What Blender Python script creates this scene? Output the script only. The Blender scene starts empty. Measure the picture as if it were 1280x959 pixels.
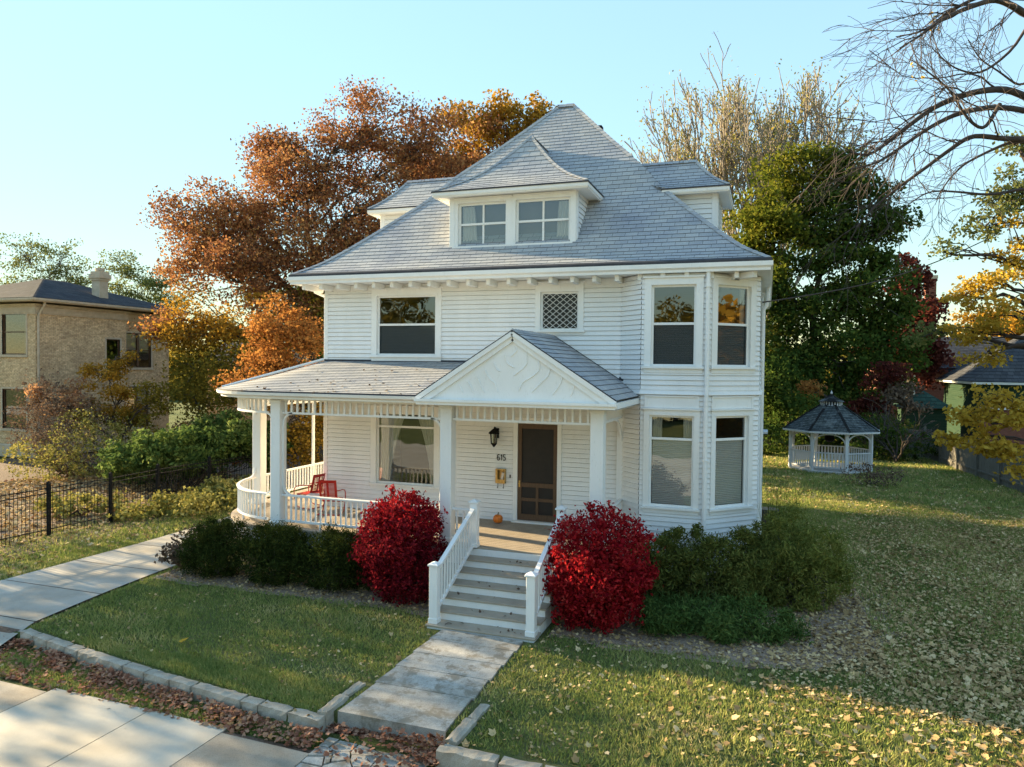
import bpy, math, random
import numpy as np
from mathutils import Vector, Matrix
R=math.radians
SC=bpy.context.scene
COL=SC.collection
rng=np.random.default_rng(7)
random.seed(5)

# ------------------------------------------------------------------ camera
CAM=np.array([11.85,-17.963,5.133]); YAW,PIT,ROL=R(19.145),R(1.411),R(0.621); FPX=920.5
fwd=np.array([-math.sin(YAW)*math.cos(PIT),math.cos(YAW)*math.cos(PIT),-math.sin(PIT)])
_r=np.array([math.cos(YAW),math.sin(YAW),0.]); _u=np.cross(_r,fwd)
rgt=math.cos(ROL)*_r+math.sin(ROL)*_u; upv=-math.sin(ROL)*_r+math.cos(ROL)*_u
def at(u,v,y):
    """point of the depth plane Y=y seen in direction u,v ; also metres per pixel there"""
    d=fwd+rgt*(u-640)/FPX-upv*(v-479.5)/FPX
    t=(y-CAM[1])/d[1]
    return CAM+d*t, t/FPX
cd=bpy.data.cameras.new('camera'); co=bpy.data.objects.new('camera',cd); COL.objects.link(co)
M=Matrix(((rgt[0],upv[0],-fwd[0],CAM[0]),(rgt[1],upv[1],-fwd[1],CAM[1]),(rgt[2],upv[2],-fwd[2],CAM[2]),(0,0,0,1)))
co.matrix_world=M
cd.sensor_width=36; cd.lens=36*FPX/1280; cd.clip_end=3000; cd.clip_start=.1
SC.camera=co

# ------------------------------------------------------------------ light
SUN_EL=16.0; SKYM=1.0; SUN_AZ=-80.0      # azimuth from +Y, negative = towards -X (left)
w=bpy.data.worlds.new("World"); SC.world=w; w.use_nodes=True
nt=w.node_tree; bg=nt.nodes['Background']
sky=nt.nodes.new('ShaderNodeTexSky'); sky.sky_type='NISHITA'; sky.sun_disc=False
sky.sun_elevation=R(SUN_EL); sky.sun_rotation=R(SUN_AZ); sky.air_density=1.0; sky.dust_density=.05; sky.ozone_density=2.0
# compresses sky brightness so it does not blow out near the sun : colour / (1 + luminance / 7)
_l=nt.nodes.new('ShaderNodeVectorMath'); _l.operation='DOT_PRODUCT'; _l.inputs[1].default_value=(.25,.6,.15); nt.links.new(sky.outputs[0],_l.inputs[0])
_d=nt.nodes.new('ShaderNodeMath'); _d.operation='MULTIPLY_ADD'; _d.inputs[1].default_value=1/SKYM; _d.inputs[2].default_value=1.; nt.links.new(_l.outputs['Value'],_d.inputs[0])
_v=nt.nodes.new('ShaderNodeVectorMath'); _v.operation='SCALE'; _i=nt.nodes.new('ShaderNodeMath'); _i.operation='DIVIDE'; _i.inputs[0].default_value=1.; nt.links.new(_d.outputs[0],_i.inputs[1])
nt.links.new(sky.outputs[0],_v.inputs[0]); nt.links.new(_i.outputs[0],_v.inputs['Scale']); nt.links.new(_v.outputs[0],bg.inputs[0]); bg.inputs[1].default_value=0.15
sd=bpy.data.lights.new('sun','SUN'); sd.energy=2.1; sd.angle=R(0.6); sd.color=(1.0,.80,.58)
so=bpy.data.objects.new('sun',sd); COL.objects.link(so)
sdir=Vector((math.sin(R(SUN_AZ))*math.cos(R(SUN_EL)),math.cos(R(SUN_AZ))*math.cos(R(SUN_EL)),math.sin(R(SUN_EL))))
so.rotation_euler=sdir.to_track_quat('Z','Y').to_euler()
SC.view_settings.view_transform='Standard'; SC.view_settings.look='None'; SC.view_settings.gamma=1
SC.view_settings.exposure=3.15
SC.view_settings.use_white_balance=True; SC.view_settings.white_balance_temperature=7700; SC.view_settings.white_balance_tint=0
SC.render.engine='CYCLES'
cy=SC.cycles; cy.max_bounces=7; cy.diffuse_bounces=3; cy.glossy_bounces=3; cy.transmission_bounces=4; cy.transparent_max_bounces=8
cy.use_denoising=True; cy.sample_clamp_indirect=6

# ------------------------------------------------------------------ materials
def newmat(name):
    m=bpy.data.materials.new(name); m.use_nodes=True
    return m,m.node_tree,m.node_tree.nodes['Principled BSDF']
def ramp(nt,stops):
    n=nt.nodes.new('ShaderNodeValToRGB'); e=n.color_ramp.elements
    while len(e)<len(stops): e.new(.5)
    for i,(p,c) in enumerate(stops): e[i].position=p; e[i].color=(*c,1)
    return n
def noise(nt,scale,detail=4,rough=.55,vec=None,dist=0):
    n=nt.nodes.new('ShaderNodeTexNoise'); n.inputs['Scale'].default_value=scale
    n.inputs['Detail'].default_value=detail; n.inputs['Roughness'].default_value=rough; n.inputs['Distortion'].default_value=dist
    if vec is not None: nt.links.new(vec,n.inputs['Vector'])
    return n
def coord(nt,which='Object',scale=None):
    t=nt.nodes.new('ShaderNodeTexCoord'); o=t.outputs[which]
    if scale:
        mp=nt.nodes.new('ShaderNodeMapping'); mp.inputs['Scale'].default_value=scale; nt.links.new(o,mp.inputs[0]); o=mp.outputs[0]
    return o
def mix(nt,a,b,fac,mode='MIX'):
    n=nt.nodes.new('ShaderNodeMix'); n.data_type='RGBA'; n.blend_type=mode
    for s,i in ((fac,0),(a,6),(b,7)):
        if isinstance(s,(int,float)): n.inputs[i].default_value=s
        elif isinstance(s,tuple): n.inputs[i].default_value=(*s,1)
        else: nt.links.new(s,n.inputs[i])
    return n.outputs[2]
def mth(nt,op,a,b=None,c=None,clamp=False):
    n=nt.nodes.new('ShaderNodeMath'); n.operation=op; n.use_clamp=clamp
    for i,s in enumerate((a,b,c)):
        if s is None: continue
        if isinstance(s,(int,float)): n.inputs[i].default_value=s
        else: nt.links.new(s,n.inputs[i])
    return n.outputs[0]
def bump(nt,h,strength,dist,bs):
    b=nt.nodes.new('ShaderNodeBump'); b.inputs['Strength'].default_value=strength; b.inputs['Distance'].default_value=dist
    nt.links.new(h,b.inputs['Height']); nt.links.new(b.outputs[0],bs.inputs['Normal'])
def varied(name,c1,c2,scale=3,rough=.6,bmp=0,bscale=40,metal=0,vscale=None,spec=.4):
    m,nt,bs=newmat(name); v=coord(nt,'Object',vscale)
    n=noise(nt,scale,6,.6,v); r=ramp(nt,[(.3,c1),(.7,c2)]); nt.links.new(n.outputs[0],r.inputs[0])
    nt.links.new(r.outputs[0],bs.inputs['Base Color']); bs.inputs['Roughness'].default_value=rough; bs.inputs['Metallic'].default_value=metal
    bs.inputs['Specular IOR Level'].default_value=spec
    if bmp: bump(nt,noise(nt,bscale,4,.6,v).outputs[0],bmp,.01,bs)
    return m
MT={}
def paint_white(name,c1,c2):
    m,nt,bs=newmat(name); v=coord(nt,'Object',(1,1,.25))
    n=noise(nt,1.3,8,.65,v); r=ramp(nt,[(.25,c1),(.6,c2)]); nt.links.new(n.outputs[0],r.inputs[0])
    n2=noise(nt,26,4,.7,coord(nt,'Object',(1,1,.3))); r2=ramp(nt,[(.58,(1,1,1)),(.76,(.80,.78,.74))]); nt.links.new(n2.outputs[0],r2.inputs[0])
    nt.links.new(mix(nt,r.outputs[0],r2.outputs[0],.7,'MULTIPLY'),bs.inputs['Base Color']); bs.inputs['Roughness'].default_value=.55
    bs.inputs['Specular IOR Level'].default_value=.35
    bump(nt,noise(nt,60,3,.6).outputs[0],.12,.004,bs)
    return m
MT['siding']=paint_white('white siding paint',(.74,.745,.735),(.84,.84,.83))
MT['trim']=paint_white('white trim paint',(.76,.76,.74),(.84,.84,.82))
MT['tan']=varied('tan deck paint',(.33,.27,.20),(.42,.35,.27),4,.6,.1,60)
MT['dark']=varied('black metal',(.012,.012,.013),(.03,.03,.03),8,.5)
MT['edge']=varied('dark roof edging',(.03,.033,.04),(.06,.06,.07),5,.7)
MT['door']=varied('brown stained wood',(.075,.040,.021),(.13,.072,.038),6,.5,.1,30,vscale=(8,8,1))
MT['screen']=varied('dark door screen',(.012,.010,.009),(.022,.017,.014),5,.6)
MT['brass']=varied('aged brass',(.45,.30,.12),(.65,.45,.18),14,.35,0,40,.9)
MT['newspaper']=varied('pale paper',(.55,.47,.38),(.7,.6,.5),20,.8)
MT['red']=varied('red chair enamel',(.34,.010,.010),(.46,.016,.014),6,.35)
MT['white_enamel']=varied('white enamel',(.7,.7,.7),(.8,.8,.8),6,.4)
MT['pumpkin']=varied('pumpkin skin',(.62,.15,.02),(.75,.22,.03),6,.45)
MT['stem']=varied('pumpkin stem',(.12,.11,.05),(.2,.17,.08),9,.8)
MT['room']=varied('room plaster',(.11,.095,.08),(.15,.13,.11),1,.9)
MT['fabric']=varied('curtain cloth',(.60,.58,.52),(.74,.72,.66),9,.9,vscale=(9,9,1))
MT['bark']=varied('tree bark',(.045,.035,.028),(.12,.10,.08),5,.95,.6,25,vscale=(3,3,.6))
MT['barkgrey']=varied('grey bark',(.20,.17,.14),(.36,.31,.25),5,.95,.5,25,vscale=(3,3,.6))
MT['twig']=varied('fine twig bark',(.035,.026,.022),(.085,.065,.055),5,.9)
MT['stump']=varied('cut stump wood',(.20,.15,.10),(.32,.25,.17),10,.9)
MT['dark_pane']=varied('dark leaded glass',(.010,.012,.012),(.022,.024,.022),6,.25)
MT['iron']=varied('black iron',(.006,.006,.007),(.012,.012,.012),9,.8,spec=.15)
MT['blind']=None
def m_blind():
    m,nt,bs=newmat('slatted blind'); v=coord(nt,'Object')
    wv=nt.nodes.new('ShaderNodeTexWave'); wv.bands_direction='Z'; wv.inputs['Scale'].default_value=7.5; wv.inputs['Distortion'].default_value=0
    nt.links.new(v,wv.inputs[0]); r=ramp(nt,[(.15,(.62,.63,.63)),(.55,(.84,.85,.85))]); nt.links.new(wv.outputs[1],r.inputs[0])
    nt.links.new(r.outputs[0],bs.inputs['Base Color']); bs.inputs['Roughness'].default_value=.7; bump(nt,wv.outputs[1],.8,.02,bs); return m
MT['blind']=m_blind()
def m_glass():
    m=bpy.data.materials.new('window glass'); m.use_nodes=True; nt=m.node_tree; nt.nodes.clear()
    o=nt.nodes.new('ShaderNodeOutputMaterial'); mx=nt.nodes.new('ShaderNodeMixShader')
    tr=nt.nodes.new('ShaderNodeBsdfTransparent'); tr.inputs[0].default_value=(.90,.92,.91,1)
    gl=nt.nodes.new('ShaderNodeBsdfGlossy'); gl.inputs['Roughness'].default_value=.015; gl.inputs[0].default_value=(.9,.93,.95,1)
    f=nt.nodes.new('ShaderNodeFresnel'); f.inputs[0].default_value=1.5
    n=noise(nt,1.7,1,.5,coord(nt,'Object')); b=nt.nodes.new('ShaderNodeBump'); b.inputs['Strength'].default_value=.05; b.inputs['Distance'].default_value=.05
    nt.links.new(n.outputs[0],b.inputs['Height']); nt.links.new(b.outputs[0],gl.inputs['Normal'])
    nt.links.new(mth(nt,'MULTIPLY_ADD',f.outputs[0],1.9,.07,True),mx.inputs[0])
    nt.links.new(tr.outputs[0],mx.inputs[1]); nt.links.new(gl.outputs[0],mx.inputs[2]); nt.links.new(mx.outputs[0],o.inputs[0]); return m
MT['glass']=m_glass()
def m_screen():
    m=bpy.data.materials.new('insect screen mesh'); m.use_nodes=True; nt=m.node_tree; nt.nodes.clear()
    o=nt.nodes.new('ShaderNodeOutputMaterial'); mx=nt.nodes.new('ShaderNodeMixShader'); tr=nt.nodes.new('ShaderNodeBsdfTransparent'); d=nt.nodes.new('ShaderNodeBsdfDiffuse'); d.inputs[0].default_value=(.030,.040,.045,1); mx.inputs[0].default_value=.62
    nt.links.new(tr.outputs[0],mx.inputs[1]); nt.links.new(d.outputs[0],mx.inputs[2]); nt.links.new(mx.outputs[0],o.inputs[0]); return m
MT['inscreen']=m_screen()
def m_shingle(name,c1,c2,c3,w=.32,h=.17,mort=.012,moss=0):
    m,nt,bs=newmat(name); uv=coord(nt,'UV')
    b=nt.nodes.new('ShaderNodeTexBrick'); nt.links.new(uv,b.inputs['Vector']); b.offset=.5
    b.inputs['Scale'].default_value=1; b.inputs['Brick Width'].default_value=w; b.inputs['Row Height'].default_value=h
    b.inputs['Mortar Size'].default_value=mort*.6; b.inputs['Mortar Smooth'].default_value=.2; b.inputs['Bias'].default_value=0
    b.inputs['Color1'].default_value=(*c1,1); b.inputs['Color2'].default_value=(*c2,1); b.inputs['Mortar'].default_value=(*c3,1)
    n=noise(nt,.7,5,.6,coord(nt,'Object')); r=ramp(nt,[(.3,(.74,.77,.85)),(.5,(.98,.98,.98)),(.7,(1.12,1.06,.98))]); nt.links.new(n.outputs[0],r.inputs[0])
    c=mix(nt,b.outputs[0],r.outputs[0],1.0,'MULTIPLY')
    n2=noise(nt,45,3,.7,coord(nt,'Object')); r2=ramp(nt,[(.3,(.75,.75,.75)),(.7,(1.15,1.15,1.15))]); nt.links.new(n2.outputs[0],r2.inputs[0])
    c=mix(nt,c,r2.outputs[0],1.0,'MULTIPLY')
    if moss:
        n3=noise(nt,1.6,6,.7,coord(nt,'Object')); r3=ramp(nt,[(.52,(0,0,0)),(.66,(1,1,1))]); nt.links.new(n3.outputs[0],r3.inputs[0])
        c=mix(nt,c,(.20,.22,.21),mth(nt,'MULTIPLY',r3.outputs[0],moss))
    nt.links.new(c,bs.inputs['Base Color']); bs.inputs['Roughness'].default_value=.9; bs.inputs['Specular IOR Level'].default_value=.12
    bump(nt,b.outputs['Fac'],-.6,.012,bs); return m
MT['shingle']=m_shingle('grey asphalt shingles',(.37,.38,.39),(.47,.47,.465),(.18,.183,.19))
MT['shingle_dark']=m_shingle('dark asphalt shingles',(.05,.053,.06),(.085,.088,.095),(.02,.02,.025))
MT['shingle_gaz']=m_shingle('weathered cedar shingles',(.045,.055,.055),(.11,.13,.13),(.015,.015,.015),.16,.12,.012,.5)
MT['shingle_green']=m_shingle('green roofing',(.03,.07,.055),(.05,.10,.075),(.02,.03,.025))
def m_brick():
    m,nt,bs=newmat('cream brick'); uv=coord(nt,'UV')
    b=nt.nodes.new('ShaderNodeTexBrick'); nt.links.new(uv,b.inputs['Vector']); b.inputs['Scale'].default_value=1
    b.inputs['Brick Width'].default_value=.23; b.inputs['Row Height'].default_value=.075; b.inputs['Mortar Size'].default_value=.007
    b.inputs['Color1'].default_value=(.62,.46,.28,1); b.inputs['Color2'].default_value=(.82,.64,.41,1); b.inputs['Mortar'].default_value=(.30,.25,.19,1)
    n=noise(nt,.9,6,.65,coord(nt,'Object')); r=ramp(nt,[(.3,(.7,.68,.66)),(.7,(1.1,1.08,1.0))]); nt.links.new(n.outputs[0],r.inputs[0])
    n2=noise(nt,7,3,.65,uv); r2=ramp(nt,[(.35,(.7,.66,.62)),(.62,(1.1,1.1,1.1))]); nt.links.new(n2.outputs[0],r2.inputs[0])
    nt.links.new(mix(nt,mix(nt,b.outputs[0],r.outputs[0],1,'MULTIPLY'),r2.outputs[0],1,'MULTIPLY'),bs.inputs['Base Color']); bs.inputs['Roughness'].default_value=.9
    bump(nt,b.outputs['Fac'],-.5,.01,bs); return m
MT['brick']=m_brick()
MT['stone']=varied('buff stone trim',(.42,.35,.25),(.56,.48,.36),3,.85,.3,20)
MT['greenclap']=varied('green painted boards',(.022,.045,.028),(.04,.065,.04),2,.9,.5,9,vscale=(.3,.3,9),spec=.05)
MT['redbrick']=varied('red brown brick',(.16,.055,.035),(.24,.09,.06),6,.9,.4,20)
MT['fencewood']=varied('weathered fence boards',(.08,.075,.062),(.19,.175,.145),3,.9,.4,12,vscale=(9,9,.8))
MT['gazpaint']=paint_white('weathered white paint',(.45,.47,.48),(.68,.69,.70))
def m_concrete(name,c1,c2,crack=.0,scale=1.2,speck=.5,spall=0):
    m,nt,bs=newmat(name); v=coord(nt,'Object')
    n=noise(nt,scale,8,.65,v); r=ramp(nt,[(.3,c1),(.7,c2)]); nt.links.new(n.outputs[0],r.inputs[0]); c=r.outputs[0]
    n2=noise(nt,75,3,.8,v); r2=ramp(nt,[(.33,(.62,.61,.6)),(.52,(1,1,1)),(.75,(1.12,1.12,1.12))]); nt.links.new(n2.outputs[0],r2.inputs[0])
    c=mix(nt,c,r2.outputs[0],speck,'MULTIPLY')
    n4=noise(nt,.55,3,.5,v); r4=ramp(nt,[(.4,(.82,.80,.77)),(.6,(1,1,1))]); nt.links.new(n4.outputs[0],r4.inputs[0]); c=mix(nt,c,r4.outputs[0],1,'MULTIPLY')
    h=n2.outputs[0]
    if spall:
        n3=noise(nt,2.6,8,.75,v); r3=ramp(nt,[(.50,(0,0,0)),(.58,(1,1,1))]); nt.links.new(n3.outputs[0],r3.inputs[0])
        c=mix(nt,c,(.20,.165,.115),mth(nt,'MULTIPLY',r3.outputs[0],spall)); 
    if crack:
        vo=nt.nodes.new('ShaderNodeTexVoronoi'); vo.feature='DISTANCE_TO_EDGE'; vo.inputs['Scale'].default_value=crack
        nn=noise(nt,6,3,.6,v); nt.links.new(mix(nt,v,nn.outputs[1],.08),vo.inputs['Vector'])
        r5=ramp(nt,[(.004,(0,0,0)),(.014,(1,1,1))]); nt.links.new(vo.outputs[0],r5.inputs[0]); c=mix(nt,(.05,.045,.04),c,r5.outputs[0])
    nt.links.new(c,bs.inputs['Base Color']); bs.inputs['Roughness'].default_value=.9; bs.inputs['Specular IOR Level'].default_value=.25
    bump(nt,h,.35,.006,bs); return m
MT['conc_new']=m_concrete('pale new concrete',(.50,.44,.35),(.60,.54,.44),0,1.2,.25)
MT['conc_old']=m_concrete('old aggregate concrete',(.36,.30,.23),(.50,.43,.34),0,2.0,.8)
MT['conc_walk']=m_concrete('speckled walk concrete',(.36,.34,.30),(.56,.53,.47),0,6.0,1.25,.75)
MT['conc_drive']=m_concrete('worn driveway concrete',(.38,.34,.28),(.54,.50,.43),0,.8,.5)
MT['kerb']=m_concrete('rough kerb stone',(.32,.28,.22),(.52,.47,.39),0,3.0,.8)
def m_ground():
    m,nt,bs=newmat('lawn soil and turf'); v=coord(nt,'Object')
    n=noise(nt,.35,8,.7,v); r=ramp(nt,[(.3,(.09,.115,.035)),(.5,(.15,.175,.06)),(.7,(.26,.24,.12))]); nt.links.new(n.outputs[0],r.inputs[0])
    n2=noise(nt,38,6,.8,v); r2=ramp(nt,[(.3,(.35,.35,.35)),(.7,(1.35,1.35,1.3))]); nt.links.new(n2.outputs[0],r2.inputs[0])
    n3=noise(nt,3.5,6,.7,v); r3=ramp(nt,[(.55,(0,0,0)),(.75,(1,1,1))]); nt.links.new(n3.outputs[0],r3.inputs[0])
    c=mix(nt,r.outputs[0],r2.outputs[0],1,'MULTIPLY'); c=mix(nt,c,(.13,.105,.06),mth(nt,'MULTIPLY',r3.outputs[0],.55))
    nt.links.new(c,bs.inputs['Base Color']); bs.inputs['Roughness'].default_value=1; bs.inputs['Specular IOR Level'].default_value=.1
    bump(nt,n2.outputs[0],1,.05,bs); return m
MT['ground']=m_ground()
MT['mulch']=varied('wood chip mulch',(.10,.06,.04),(.42,.31,.22),30,1,1,50)
MT['soil']=varied('leafy garden soil',(.07,.045,.03),(.20,.13,.09),14,1,1,40)
def m_leaf(name,stops,transl=.35,nscale=.25,nmix=.45,gloss=False):
    m=bpy.data.materials.new(name); m.use_nodes=True; nt=m.node_tree; nt.nodes.clear()
    o=nt.nodes.new('ShaderNodeOutputMaterial'); mx=nt.nodes.new('ShaderNodeMixShader')
    d=nt.nodes.new('ShaderNodeBsdfDiffuse'); t=nt.nodes.new('ShaderNodeBsdfTranslucent')
    a=nt.nodes.new('ShaderNodeAttribute'); a.attribute_name='tint'
    n=noise(nt,nscale,4,.6,coord(nt,'Object')); nn=mth(nt,'MULTIPLY_ADD',n.outputs[0],2.2,-.6)
    f=mth(nt,'ADD',mth(nt,'MULTIPLY',a.outputs['Fac'],1-nmix),mth(nt,'MULTIPLY',nn,nmix),clamp=True)
    r=ramp(nt,stops); nt.links.new(f,r.inputs[0])
    nt.links.new(r.outputs[0],d.inputs[0]); nt.links.new(r.outputs[0],t.inputs[0]); mx.inputs[0].default_value=transl
    nt.links.new(d.outputs[0],mx.inputs[1]); nt.links.new(t.outputs[0],mx.inputs[2]); nt.links.new(mx.outputs[0],o.inputs[0]); return m
L={}
L['rust']=m_leaf('rust red leaves',[(0,(0.114,0.051,0.033)),(.35,(0.262,0.108,0.055)),(.65,(0.402,0.195,0.082)),(1,(0.507,0.328,0.131))],.4,.3,.35)
L['orange']=m_leaf('orange leaves',[(0,(0.222,0.087,0.035)),(.5,(0.396,0.174,0.052)),(1,(0.475,0.285,0.096))],.45)
L['gold']=m_leaf('golden olive leaves',[(0,(0.135,0.101,0.023)),(.4,(0.338,0.192,0.033)),(.7,(0.517,0.281,0.045)),(1,(0.405,0.315,0.079))],.4)
L['olive']=m_leaf('olive yellow leaves',[(0,(0.062,0.075,0.015)),(.5,(0.213,0.163,0.031)),(1,(0.450,0.312,0.050))],.4)
L['green']=m_leaf('deep green maple leaves',[(0,(0.029,0.059,0.015)),(.5,(0.067,0.110,0.024)),(.8,(0.147,0.169,0.037)),(1,(0.354,0.252,0.059))],.35)
L['greenlit']=m_leaf('sunlit green leaves',[(0,(0.049,0.076,0.013)),(.5,(0.122,0.144,0.022)),(1,(0.275,0.243,0.043))],.4)  # sunlit upper left of the green maple, put into the leaf colour
L['locust']=m_leaf('pale green feathery leaves',[(0,(.09,.12,.04)),(.6,(.16,.18,.06)),(1,(.28,.24,.08))],.4)
L['yellow']=m_leaf('yellow maple leaves',[(0,(.28,.17,.03)),(.5,(.52,.34,.05)),(1,(.66,.46,.10))],.4)
L['maroon']=m_leaf('dark maroon leaves',[(0,(.05,.014,.014)),(.6,(.13,.035,.028)),(1,(.28,.10,.06))],.35)
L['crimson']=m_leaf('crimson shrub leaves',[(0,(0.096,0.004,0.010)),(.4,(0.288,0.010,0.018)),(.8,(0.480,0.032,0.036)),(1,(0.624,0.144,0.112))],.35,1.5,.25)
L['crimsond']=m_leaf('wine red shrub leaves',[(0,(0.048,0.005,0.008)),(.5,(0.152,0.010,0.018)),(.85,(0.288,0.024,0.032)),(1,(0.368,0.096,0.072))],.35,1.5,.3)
L['yew']=m_leaf('dark yew needles',[(0,(0.013,0.020,0.007)),(.6,(0.036,0.052,0.013)),(1,(0.104,0.112,0.026))],.15,2,.3)
L['hedge']=m_leaf('hedge needles',[(0,(0.042,0.057,0.017)),(.5,(0.113,0.133,0.033)),(1,(0.250,0.237,0.066))],.2,.8,.35)
L['hedgey']=m_leaf('yellowish hedge needles',[(0,(0.063,0.086,0.021)),(.5,(0.172,0.196,0.046)),(1,(0.322,0.287,0.081))],.25,.8,.35)
L['juniper']=m_leaf('juniper sprays',[(0,(0.029,0.063,0.017)),(.6,(0.086,0.144,0.040)),(1,(0.184,0.230,0.069))],.2,1.2,.4)
L['broad']=m_leaf('broad green leaves',[(0,(.04,.075,.02)),(.6,(.12,.18,.05)),(1,(.34,.38,.13))],.35,.8,.4)
L['pinkish']=m_leaf('peach pink leaves',[(0,(.28,.13,.08)),(.6,(.50,.28,.15)),(1,(.62,.42,.18))],.4,.6,.4)
L['brownd']=m_leaf('dry brown leaves',[(0,(.09,.06,.045)),(.6,(.18,.125,.09)),(1,(.30,.22,.15))],.2,1,.4)
L['cover']=m_leaf('yellow green groundcover',[(0,(0.108,0.120,0.030)),(.5,(0.288,0.264,0.072)),(1,(0.540,0.456,0.180))],.3,.9,.4)
L['grass']=m_leaf('grass blades',[(0,(0.105,0.156,0.044)),(.4,(0.224,0.280,0.077)),(.75,(0.446,0.416,0.146)),(1,(0.850,0.667,0.390))],.3,.5,.5)
L['litter']=m_leaf('pale fallen leaves',[(0,(0.188,0.118,0.055)),(.35,(0.400,0.269,0.131)),(.7,(0.612,0.437,0.222)),(.92,(0.776,0.605,0.363)),(1,(0.776,0.504,0.121))],.15,.6,.25)
L['litterr']=m_leaf('russet fallen leaves',[(0,(.13,.06,.04)),(.4,(.30,.13,.08)),(.75,(.46,.26,.17)),(1,(.52,.27,.08))],.15,.9,.25)

# ------------------------------------------------------------------ object helpers
def link(o,parent=None):
    COL.objects.link(o)
    if parent is not None: o.parent=parent
    return o
def tag(o,label=None,cat=None,group=None,kind=None):
    if label: o['label']=label
    if cat: o['category']=cat
    if group: o['group']=group
    if kind: o['kind']=kind
    return o
def thing(name,label,cat,loc=(0,0,0),group=None,rz=0):
    o=bpy.data.objects.new(name,None); o.empty_display_size=.2; o.location=loc; o.rotation_euler=(0,0,rz); link(o)
    return tag(o,label,cat,group)
class MB:
    def __init__(s): s.v=[]; s.f=[]; s.uv=[]; s.anyuv=False
    def quad(s,a,b,c,d,uv=None):
        i=len(s.v); s.v+= [tuple(a),tuple(b),tuple(c),tuple(d)]; s.f.append((i,i+1,i+2,i+3))
        if uv: s.anyuv=True
        s.uv.append(uv or [(0,0)]*4)
    def poly(s,pts,uv=None):
        i=len(s.v); s.v+=[tuple(p) for p in pts]; s.f.append(tuple(range(i,i+len(pts))))
        if uv: s.anyuv=True
        s.uv.append(uv or [(0,0)]*len(pts))
    def box(s,x0,x1,y0,y1,z0,z1):
        s.obox((x0,y0,z0),(x1-x0,0,0),(0,y1-y0,0),(0,0,z1-z0))
    def obox(s,o,a,b,c):
        o,a,b,c=[np.array(q,float) for q in (o,a,b,c)]
        if np.dot(np.cross(a,b),c)<0: a,b=b,a
        P=[o,o+a,o+a+b,o+b,o+c,o+a+c,o+a+b+c,o+b+c]; i=len(s.v); s.v+=[tuple(p) for p in P]
        for q in ((0,3,2,1),(4,5,6,7),(0,1,5,4),(1,2,6,5),(2,3,7,6),(3,0,4,7)):
            s.f.append(tuple(i+k for k in q)); s.uv.append([(0,0)]*4)
    def beam(s,p,q,w,h,upd=(0,0,1)):
        p=np.array(p,float); q=np.array(q,float); d=q-p; u=np.array(upd,float)
        sd=np.cross(d,u); sd/=np.linalg.norm(sd); u2=np.cross(sd,d); u2/=np.linalg.norm(u2)
        s.obox(p-sd*w/2-u2*h/2,d,sd*w,u2*h)
    def tube(s,pts,rad,sides=8,cap=True):
        pts=[np.array(p,float) for p in pts]; n=len(pts)
        if not hasattr(rad,'__len__'): rad=[rad]*n
        i0=len(s.v); prev=None
        for k in range(n):
            d=pts[min(k+1,n-1)]-pts[max(k-1,0)]; d/=np.linalg.norm(d)+1e-9
            a=np.cross(d,(0,0,1) if abs(d[2])<.95 else (1,0,0)); 
            if prev is not None:
                a=prev-d*np.dot(prev,d)
            a/=np.linalg.norm(a)+1e-9; prev=a; b=np.cross(d,a)
            for j in range(sides):
                t=2*math.pi*j/sides; s.v.append(tuple(pts[k]+rad[k]*(a*math.cos(t)+b*math.sin(t))))
        for k in range(n-1):
            for j in range(sides):
                j2=(j+1)%sides; s.f.append((i0+k*sides+j,i0+k*sides+j2,i0+(k+1)*sides+j2,i0+(k+1)*sides+j)); s.uv.append([(0,0)]*4)
        if cap and sides>2:
            s.f.append(tuple(i0+j for j in range(sides))[::-1]); s.uv.append([(0,0)]*sides)
            s.f.append(tuple(i0+(n-1)*sides+j for j in range(sides))); s.uv.append([(0,0)]*sides)
    def lathe(s,c,prof,sides=16,phase=0):
        """prof: (radius,z) list around vertical axis at c"""
        i0=len(s.v)
        for r_,z in prof:
            for j in range(sides):
                t=2*math.pi*j/sides+phase; s.v.append((c[0]+r_*math.cos(t),c[1]+r_*math.sin(t),c[2]+z))
        for k in range(len(prof)-1):
            for j in range(sides):
                j2=(j+1)%sides; s.f.append((i0+k*sides+j,i0+k*sides+j2,i0+(k+1)*sides+j2,i0+(k+1)*sides+j)); s.uv.append([(0,0)]*4)
    def sweep(s,path,prof,closed=False):
        """path: list of (x,y) or (x,y,z); prof: closed loop of (outward offset, z). outward = right of travel"""
        P=[np.array((p[0],p[1],p[2] if len(p)>2 else 0.)) for p in path]; n=len(P); i0=len(s.v); m=len(prof)
        for k in range(n):
            if closed: a=P[k]-P[k-1]; b=P[(k+1)%n]-P[k]
            else: a=P[k]-P[k-1] if k>0 else P[1]-P[0]; b=P[k+1]-P[k] if k<n-1 else P[-1]-P[-2]
            a=a[:2]/np.linalg.norm(a[:2]); b=b[:2]/np.linalg.norm(b[:2])
            na=np.array((a[1],-a[0])); nb=np.array((b[1],-b[0])); mm=na+nb; mm/=np.linalg.norm(mm); mm/=max(.3,np.dot(mm,na))
            for o,z in prof: s.v.append((P[k][0]+mm[0]*o,P[k][1]+mm[1]*o,P[k][2]+z))
        K=n if closed else n-1
        for k in range(K):
            k2=(k+1)%n
            for j in range(m):
                j2=(j+1)%m; s.f.append((i0+k*m+j,i0+k2*m+j,i0+k2*m+j2,i0+k*m+j2)); s.uv.append([(0,0)]*4)
        if not closed:
            s.f.append(tuple(i0+j for j in range(m))); s.uv.append([(0,0)]*m)
            s.f.append(tuple(i0+(n-1)*m+j for j in range(m))[::-1]); s.uv.append([(0,0)]*m)
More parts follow.
